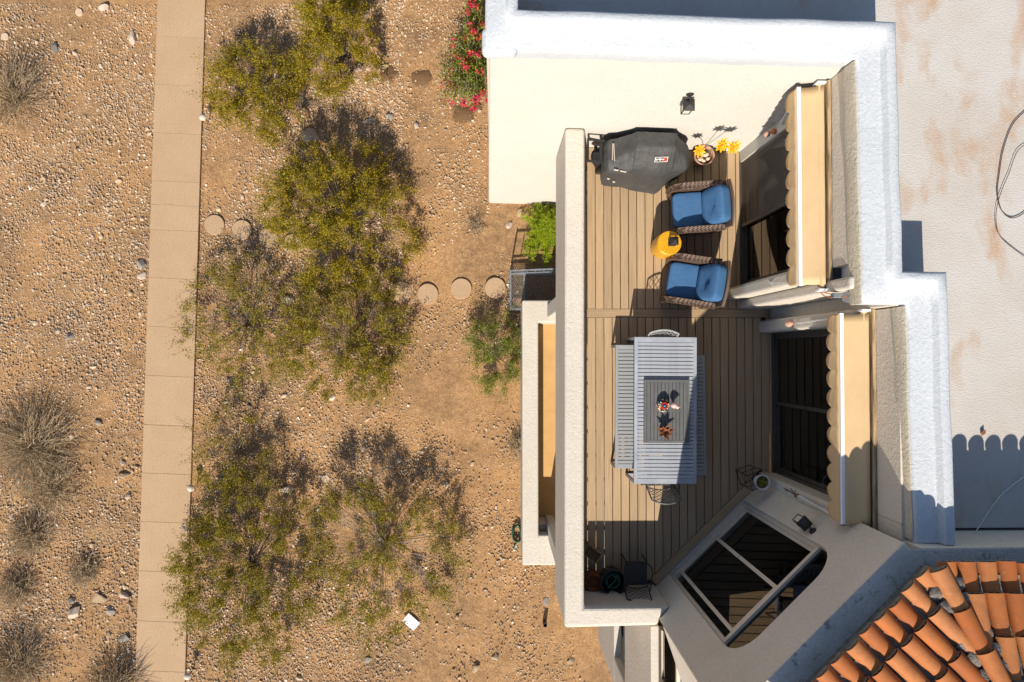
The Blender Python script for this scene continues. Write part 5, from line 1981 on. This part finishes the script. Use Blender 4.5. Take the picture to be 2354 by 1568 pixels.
big = [
    (168, 1408, 0.20, 0.20, 0.17, 'rock_pale', 'large pale pinkish boulder left of the path near the bottom'),
    (161, 1380, 0.12, 0.09, 0.10, 'rock_grey', 'blue-grey angular stone behind the large pale boulder'),
    (226, 1374, 0.22, 0.16, 0.05, 'rock_tan', 'flat tan rock slab upslope of the pale boulder'),
    (287, 1369, 0.20, 0.10, 0.07, 'rock_pale', 'white crusted rock close to the left path edge'),
    (299, 1395, 0.06, 0.17, 0.05, 'rock_tan', 'narrow tan rock pointing away from the white crusted rock'),
    (252, 1405, 0.15, 0.14, 0.06, 'rock_grey', 'flat grey-tan rock between the tan slab and path'),
    (283, 1469, 0.17, 0.14, 0.07, 'rock_grey', 'light grey angular slab at the path, lowest of its group'),
    (249, 1461, 0.12, 0.11, 0.06, 'rock_tan', 'dull tan rock left of the light grey slab'),
    (325, 608, 0.16, 0.14, 0.11, 'rock_grey', 'grey boulder touching the left path edge'),
    (326, 634, 0.14, 0.12, 0.04, 'rock_pale', 'flat pink stone below the grey boulder at the path'),
    (158, 775, 0.14, 0.12, 0.10, 'rock_grey', 'grey boulder alone in the gravel left of the path'),
    (130, 762, 0.10, 0.08, 0.06, 'rock_pale', 'pale stone just left of the lone grey boulder'),
    (302, 86, 0.14, 0.20, 0.10, 'rock_pale', 'pale upright rock left of the path near the top'),
    (236, 14, 0.15, 0.13, 0.10, 'rock_pale', 'cream rock at the top edge left of the path'),
    (127, 108, 0.11, 0.17, 0.07, 'rock_dark', 'dark slate rock at the upper left'),
    (713, 313, 0.22, 0.24, 0.14, 'rock_pale', 'big pale pink boulder in the shrub shade'),
    (850, 276, 0.20, 0.11, 0.06, 'rock_grey', 'flat grey stone in the shade right of the pink boulder'),
    (893, 267, 0.13, 0.11, 0.08, 'rock_grey', 'grey stone near the right edge of the shrub shade'),
    (957, 289, 0.09, 0.13, 0.08, 'rock_pale', 'pale stone in full sun left of the white wall'),
    (862, 181, 0.11, 0.13, 0.08, 'rock_pale', 'white stone beside the left damp patch'),
    (822, 160, 0.13, 0.09, 0.05, 'rock_pale', 'pinkish flat stone upper left of the damp patch'),
    (884, 152, 0.16, 0.08, 0.06, 'rock_tan', 'brownish long stone above the left damp patch'),
    (659, 687, 0.18, 0.12, 0.12, 'rock_grey', 'pale grey angular stone under the middle shrubs'),
    (653, 1127, 0.16, 0.12, 0.08, 'rock_pale', 'white wedge-shaped stone between the southern shrubs'),
    (636, 1519, 0.10, 0.13, 0.05, 'rock_tan', 'pinkish flat stone below the southern shrubs'),
    (1093, 1536, 0.14, 0.11, 0.08, 'rock_tan', 'tan rounded stone near the bottom edge by the house'),
    (1137, 1512, 0.13, 0.10, 0.06, 'rock_tan', 'reddish stone lower right near the house wall'),
    (1196, 490, 0.12, 0.14, 0.09, 'rock_tan', 'orange-tan stone at the foot of the white wall'),
    (1170, 520, 0.10, 0.12, 0.07, 'rock_pale', 'pale stone left of the bright fern'),
    (843, 1518, 0.13, 0.08, 0.05, 'rock_grey', 'grey-brown flat stone near the white paper'),
    (1313, 1520, 0.12, 0.10, 0.04, 'rock_tan', 'flat tan stone near the lower house wall'),
    (1255, 1385, 0.11, 0.14, 0.04, 'rock_grey', 'flat grey stone at the balcony corner'),
    (283, 1092, 0.17, 0.08, 0.08, 'rock_tan', 'long olive-tan stone left of the path midway'),
    (224, 972, 0.12, 0.10, 0.08, 'rock_grey', 'grey stone with dark shadow left of the path'),
]
for i, (x, y, sx, sy, sz, mt, lab) in enumerate(big):
    p = UG(x, y, sz * 0.5)
    me = rock_mesh(100 + i, 'rock')
    me.materials.append(M[mt])
    o = bpy.data.objects.new('rock', me)
    col.objects.link(o)
    o.location = (p.x, p.y, gz(p.x, p.y) + sz * 0.35)
    o.scale = (sx, sy, sz)
    o.rotation_euler = (0, 0, random.uniform(-0.4, 0.4))
    tag(o, lab, 'rock', 'larger rocks on the desert floor')

pa0, pa1 = U(362, 0, ZP), U(310, 1568, ZP)
pb0, pb1 = U(471, 0, ZP), U(424, 1568, ZP)


def on_path(x, y, pad=0.0):
    xl = pa0.x + (pa1.x - pa0.x) * (y - pa0.y) / (pa1.y - pa0.y)
    xr = pb0.x + (pb1.x - pb0.x) * (y - pb0.y) / (pb1.y - pb0.y)
    return xl - pad < x < xr + pad


step_xy = [tuple(UG(x, y).xy) for x, y in steps_px]


def free(x, y, r):
    if on_path(x, y, r):
        return False
    if any((x - a) ** 2 + (y - b_) ** 2 < (0.26 + r) ** 2 for a, b_ in step_xy):
        return False
    if x > -0.16 - r and y > 3.6 - r:
        return False
    if x > xo - r - 0.03 and yb - 0.1 < y < yt + 0.1:
        return False
    if x > 2.45 - r:
        return False
    return True


def gravel_density(x, y):
    d = 0.55 + 0.9 * mnoise.noise((x * 0.55, y * 0.55, 11)) + 0.35 * mnoise.noise((x * 1.7, y * 1.7, 4))
    if x < -8.7:
        d += 0.22
    if -7.6 < x < -3.0 and y < -5.5:
        d += 0.4
    if -6 < x < -2.2 and y > 1.5:
        d += 0.3
    if x > -2.2:
        d -= 0.28
    return d


stone_me = []
for i in range(7):
    me = rock_mesh(400 + i)
    me.materials.append(M['stone'])
    stone_me.append(me)
cnt = 0
rs = random.Random(5)
while cnt < 270:
    x, y = rs.uniform(-11.6, 2.2), rs.uniform(-8.0, 8.0)
    if not free(x, y, 0.1) or gravel_density(x, y) < rs.uniform(0.1, 0.9):
        continue
    s_ = rs.choice([0.035, 0.04, 0.045, 0.05, 0.055, 0.065, 0.08])
    o = bpy.data.objects.new('stone', rs.choice(stone_me))
    col.objects.link(o)
    o.location = (x, y, gz(x, y) + s_ * 0.25)
    o.scale = (s_ * rs.uniform(0.8, 1.4), s_ * rs.uniform(0.7, 1.1), s_ * rs.uniform(0.5, 0.85))
    o.rotation_euler = (0, 0, rs.uniform(0, 6.28))
    tag(o, 'fist-sized loose stone scattered on the desert gravel', 'stone', 'loose fist-sized stones on the ground')
    cnt += 1

# the gravel itself
cube = np.array([(x, y, z) for z in (-1, 1) for x, y in ((-1, -1), (1, -1), (1, 1), (-1, 1))], float)
cf = np.array([(3, 2, 1, 0), (4, 5, 6, 7), (0, 1, 5, 4), (1, 2, 6, 5), (2, 3, 7, 6), (3, 0, 4, 7)])
P_, S_ = [], []
tries = 0
while len(P_) < 75000 and tries < 170000:
    tries += 1
    x, y = rs.uniform(-12.6, 2.4), rs.uniform(-8.6, 8.8)
    d = gravel_density(x, y)
    if d < rs.random() * 1.25 or not free(x, y, 0.015):
        continue
    P_.append((x, y, gz(x, y)))
    S_.append(0.0075 + 0.013 * rs.random() ** 2.0 + (0.016 * rs.random() if rs.random() < 0.12 else 0))
P_, S_ = np.array(P_), np.array(S_)
N = len(P_)
ang = rng.uniform(0, 2 * np.pi, N)
sh = cube[None] * (1 + rng.uniform(-0.45, 0.25, (N, 8, 3)))
sh[:, 4:, :2] *= rng.uniform(0.45, 0.9, (N, 1, 1))
sh *= np.stack([S_ * rng.uniform(0.9, 1.5, N), S_ * rng.uniform(0.7, 1.1, N), S_ * rng.uniform(0.55, 1.0, N)], 1)[:, None, :]
ca, sa = np.cos(ang)[:, None], np.sin(ang)[:, None]
gx = sh[:, :, 0] * ca - sh[:, :, 1] * sa
gy = sh[:, :, 0] * sa + sh[:, :, 1] * ca
gv = np.stack([gx + P_[:, 0:1], gy + P_[:, 1:2], sh[:, :, 2] + P_[:, 2:3] + 0.006], 2).reshape(-1, 3)
gf = (cf[None] + (np.arange(N) * 8)[:, None, None]).reshape(-1, 4)
gr = np_mesh('gravel', gv, gf, 'stone')
tag(gr, 'loose tan and grey gravel covering the desert floor', 'gravel', kind='stuff')


# ================================================================== VEGETATION
def rand_dirs(n):
    d = rng.normal(size=(n, 3))
    return d / np.linalg.norm(d, axis=1, keepdims=True)


def leaf_quads(c_, size, asp=0.5, flat=0.0):
    n = len(c_)
    a = rand_dirs(n)
    a[:, 2] *= (1 - flat)
    a /= np.linalg.norm(a, axis=1, keepdims=True)
    b_ = np.cross(a, rand_dirs(n))
    b_ /= np.linalg.norm(b_, axis=1, keepdims=True)
    s_ = size[:, None]
    v_ = np.stack([c_ - a * s_, c_ + b_ * s_ * asp, c_ + a * s_, c_ - b_ * s_ * asp], 1).reshape(-1, 3)
    f_ = np.arange(4 * n).reshape(-1, 4)
    return v_, f_


def bez(a, b_, c_, n):
    u = np.linspace(0, 1, n)[:, None]
    return a * (1 - u) ** 2 + b_ * 2 * u * (1 - u) + c_ * u * u


class Tubes:
    def __init__(s):
        s.v, s.f, s.n = [], [], 0

    def add(s, pts, r, k=3):
        m_ = len(pts)
        d = np.gradient(pts, axis=0)
        d /= np.linalg.norm(d, axis=1, keepdims=True) + 1e-9
        ref = np.array([0.3, 0.5, 0.81])
        u = np.cross(d, ref)
        u /= np.linalg.norm(u, axis=1, keepdims=True) + 1e-9
        w = np.cross(d, u)
        an = np.arange(k) * 2 * np.pi / k
        r_ = np.asarray(r).reshape(-1, 1, 1) * np.ones((m_, 1, 1))
        ring = pts[:, None, :] + r_ * (u[:, None, :] * np.cos(an)[None, :, None] + w[:, None, :] * np.sin(an)[None, :, None])
        s.v.append(ring.reshape(-1, 3))
        i = np.arange(m_ - 1)[:, None] * k
        j = np.arange(k)[None]
        f_ = np.stack([i + j, i + (j + 1) % k, i + k + (j + 1) % k, i + k + j], 2).reshape(-1, 4) + s.n
        s.f.append(f_)
        s.n += m_ * k

    def mesh(s, name, mat, parent):
        return np_mesh(name, np.concatenate(s.v), np.concatenate(s.f), mat, parent)


def shrub(label, cx, cy, rd, H, clumps, leaves, mat='creosote', bark='bark_grey', lsz=0.0215, squash=1.0, name='creosote_bush', cat='shrub', bare=0.0, gap=0.0, group='creosote shrubs between the path and the house', spread=0.075):
    """cx, cy: middle of the crown; rd: its radius in survey units"""
    p = UG(cx, cy, H * 0.6)
    Rm = rd * (CAM_Z - p.z) / FPX
    t_ = thing(name, label, cat, (p.x, p.y, gz(p.x, p.y)), group=group)
    tb = Tubes()
    L_ = []
    sd = float(cx * 0.37 + cy * 0.11)
    k = 0
    tries = 0
    while k < clumps and tries < clumps * 6:
        tries += 1
        az_ = rng.uniform(0, 2 * np.pi)
        rim_ = 1.0 + 0.32 * mnoise.noise((math.cos(az_) * 1.6, math.sin(az_) * 1.6, sd))
        rho = math.sqrt(rng.uniform(0.0, 1.0))
        e = np.array([math.cos(az_) * rho * rim_ * Rm, math.sin(az_) * rho * rim_ * Rm * squash, 0.0])
        e[2] = H * (1.0 - 0.5 * rho ** 2) * rng.uniform(0.55, 1.05)
        if mnoise.noise((e[0] * 2.3 + sd, e[1] * 2.3, e[2] * 1.5)) < gap - 0.28 * rng.random():
            continue
        k += 1
        a = np.array([rng.normal(0, 0.06), rng.normal(0, 0.06), -0.05])
        c_ = np.array([e[0] * 0.42, e[1] * 0.42, e[2] * 0.72]) + rng.normal(0, 0.05, 3)
        q = bez(a, c_, e, 8)
        q[2:-1] += rng.normal(0, 0.012, (5, 3))
        if k % 3 == 0 or leaves == 0:
            tb.add(q, np.linspace(0.0085, 0.0025, 8), 3)
        else:
            tb.add(q[4:], np.linspace(0.0035, 0.0016, 4), 3)
        out = np.array([e[0], e[1], e[2] * 0.8])
        out /= np.linalg.norm(out) + 1e-6
        dead = rng.random() < bare
        ln_ = rng.uniform(0.16, 0.40) * min(1.0, 0.45 + Rm * 0.5)
        for _ in range(3):
            d = out * 0.6 + rand_dirs(1)[0] * 0.7
            q2 = bez(e, e + d * ln_ * 0.5, e + d * ln_, 4)
            tb.add(q2, np.linspace(0.0025, 0.0012, 4), 3)
            if dead or leaves == 0:
                continue
            nl = int(1.25 * leaves * rng.uniform(0.4, 1.6) / 3)
            u = rng.uniform(-0.35, 1.1, nl)[:, None]
            L_.append(e + d * ln_ * u + rng.normal(0, spread * 0.6, (nl, 3)))
    tb.mesh('stems', bark, t_)['kind'] = 'stuff'
    if L_:
        c_ = np.concatenate(L_)
        c_[:, 2] = np.maximum(c_[:, 2], 0.03)
        v_, f_ = leaf_quads(c_, rng.uniform(0.55, 1.25, len(c_)) * lsz)
        np_mesh('foliage', v_, f_, mat, t_)['kind'] = 'stuff'
    return t_


shrub('yellow-green creosote shrub against the path, topmost left', 577, 200, 118, 1.3, 170, 150, gap=-0.02)
shrub('dense olive creosote shrub at the top edge', 768, 85, 92, 1.7, 140, 190, squash=1.25, gap=-0.2)
shrub('largest creosote shrub, full and yellow, above the stepping stones', 778, 480, 178, 1.75, 340, 150, gap=-0.08)
shrub('sparse grey-stemmed creosote overhanging the path midway', 550, 735, 150, 1.3, 210, 95, 'creosote_olive', 'bark_grey', bare=0.25)
shrub('broad creosote shrub just below the stepping stones', 800, 785, 155, 1.45, 240, 125, 'creosote_olive', 'bark_grey', bare=0.05)
shrub('small thin creosote shrub at the path, left of the southern pair', 520, 1040, 108, 1.15, 95, 75, 'creosote_olive', bare=0.35)
shrub('big creosote shrub overhanging the path near the bottom', 545, 1325, 165, 1.7, 280, 150, 'creosote_olive', 'bark_grey', squash=1.12, bare=0.06)
shrub('open creosote shrub with pale bare branches above the paper', 868, 1275, 155, 1.6, 240, 125, 'creosote_olive', 'bark_pale', squash=1.15, bare=0.18)
shrub('bushy green shrub beside the courtyard wall', 1135, 815, 60, 0.8, 90, 130, 'green_leaf', 'bark_pale', lsz=0.018, squash=1.35, name='green_shrub', group='', gap=-0.1)
shrub('small dry shrub stump between the two top shrubs', 690, 230, 34, 0.45, 50, 0, name='dry_shrub', group='leafless dry shrubs')

# bougainvillea against the west wall
p = UG(1068, 155, 0.5)
bv = thing('bougainvillea', 'bougainvillea with magenta flowers at the end of the white wall', 'shrub', (p.x, p.y, gz(p.x, p.y)))
tb, Lf, Fl = Tubes(), [], []
for i in range(120):
    if rng.random() < 0.62:
        a_, r_ = rng.uniform(0, 2 * np.pi), math.sqrt(rng.random())
        ex, ey = -0.02 + math.cos(a_) * r_ * 0.74, -0.25 + math.sin(a_) * r_ * 0.95
    else:
        ex, ey = rng.uniform(0.0, 0.45), rng.uniform(0.5, 2.0)
    ez = rng.uniform(0.25, 1.1) * (1 - 0.35 * abs(ex))
    a = np.array([0.25 + rng.normal(0, 0.1), rng.uniform(-0.5, 1.2), -0.05])
    e = np.array([ex, ey, ez])
    c_ = (a + e) / 2 + np.array([0, 0, 0.45])
    q = bez(a, c_, e, 8)
    tb.add(q, np.linspace(0.009, 0.003, 8), 3)
    n = 85
    k = rng.uniform(0.45, 1.0, n)
    Lf.append(q[(k * 7).astype(int)] + rng.normal(0, 0.07, (n, 3)))
    if rng.random() < 0.62:
        m_ = rng.integers(14, 52) if ex > -0.1 else rng.integers(4, 20)
        Fl.append(e + rng.normal(0, 0.04, (m_, 3)) + np.array([0, 0, 0.06]))
tb.mesh('stems', 'bark_pale', bv)['kind'] = 'stuff'
c_ = np.concatenate(Lf)
c_[:, 2] = np.maximum(c_[:, 2], 0.03)
c_[:, 0] = np.minimum(c_[:, 0], -0.17 - p.x)
v_, f_ = leaf_quads(c_, rng.uniform(0.6, 1.2, len(c_)) * 0.026, 0.65)
np_mesh('foliage', v_, f_, 'green_leaf', bv)['kind'] = 'stuff'
c_ = np.concatenate(Fl)
c_[:, 0] = np.minimum(c_[:, 0], -0.17 - p.x)
v_, f_ = leaf_quads(c_, rng.uniform(0.6, 1.2, len(c_)) * 0.027, 0.8)
np_mesh('flowers', v_, f_, 'bougainvillea', bv)['kind'] = 'stuff'

# bright fern beside the landing
p = UG(1252, 532, 0.3)
fn = thing('asparagus_fern', 'bright green feathery fern between the white wall and landing', 'fern', (p.x, p.y, gz(p.x, p.y)))
tb, Lf = Tubes(), []
for i in range(105):
    a = rng.uniform(0, 2 * np.pi)
    rr = rng.uniform(0.15, 1.15)
    e = np.array([math.cos(a) * rr * 0.58, math.sin(a) * rr * 0.68, 0.25 + 0.45 * (1 - rr * rr)])
    q = bez(np.array([0, 0, 0.0]), np.array([e[0] * 0.4, e[1] * 0.4, e[2] * 1.25]), e, 8)
    tb.add(q, np.linspace(0.005, 0.002, 8), 3)
    for j in range(3, 8):
        n = 22
        d = rand_dirs(n) * rng.uniform(0.04, 0.12, (n, 1))
        d[:, 2] = np.abs(d[:, 2]) * 0.6
        b0 = np.repeat(q[j][None], n, 0)
        sd = np.cross(d, np.array([0, 0, 1.0]))
        sd = sd / (np.linalg.norm(sd, axis=1, keepdims=True) + 1e-9) * 0.006
        Lf.append(np.stack([b0, b0 + d * 0.5 + sd, b0 + d, b0 + d * 0.5 - sd], 1).reshape(-1, 3))
tb.mesh('stems', 'stem_green', fn)['kind'] = 'stuff'
v_ = np.concatenate(Lf)
np_mesh('fronds', v_, np.arange(len(v_)).reshape(-1, 4), 'fern', fn)['kind'] = 'stuff'


def dry_bush(label, cx, cy, rd, H, n):
    p = UG(cx, cy, H * 0.45)
    Rm = rd * (CAM_Z - p.z) / FPX
    t_ = thing('dry_bush', label, 'bush', (p.x, p.y, gz(p.x, p.y)), group='dry leafless bushes on the left')
    tw = Tubes()
    for i in range(n):
        a = rng.uniform(0, 2 * np.pi)
        rr = math.sqrt(rng.uniform(0.02, 1.0))
        e = np.array([math.cos(a) * rr * Rm, math.sin(a) * rr * Rm, H * (0.25 + 0.75 * (1 - rr ** 2)) * rng.uniform(0.6, 1.1)])
        o = np.array([rng.normal(0, 0.1), rng.normal(0, 0.1), 0.0])
        if rng.random() < 0.72:
            k = rng.uniform(0.3, 0.85)
            o = e * k + rng.normal(0, 0.05, 3)
            o[2] = max(0.02, o[2])
            e = o + (e * 0.35 + rand_dirs(1)[0] * 0.22)
            e[2] = max(0.03, e[2])
        q = bez(o, (o + e) / 2 + rng.normal(0, 0.07, 3), e, 6)
        q[:, 2] = np.maximum(q[:, 2], 0.01)
        tw.add(q, np.linspace(0.0055, 0.002, 6), 3)
    tw.mesh('twigs', 'dry_twig', t_)['kind'] = 'stuff'
    return t_


dry_bush('broad tan dry bush at the left edge, below the middle', 55, 1030, 120, 0.85, 1150)
dry_bush('tan dry bush touching the lower right of the broad dry bush', 105, 1125, 75, 0.6, 600)
dry_bush('small dark dry bush left of the path, below the broad one', 62, 1240, 58, 0.5, 650)
dry_bush('small dry bush at the left edge above the boulder', 30, 1360, 52, 0.5, 550)
dry_bush('dry grassy tuft above the pale boulder', 186, 1318, 40, 0.35, 380)
dry_bush('dry bush in the bottom left corner', 25, 1545, 85, 0.8, 700)
dry_bush('dry bush at the bottom edge close to the path', 250, 1600, 80, 0.9, 700)
dry_bush('dry bush at the upper left edge', 5, 215, 95, 1.0, 600)
dry_bush('tiny dead tuft at the foot of the white wall', 1090, 520, 20, 0.25, 150)
dry_bush('dry straw tuft on the soil left of the courtyard wall', 1190, 1020, 26, 0.25, 220)
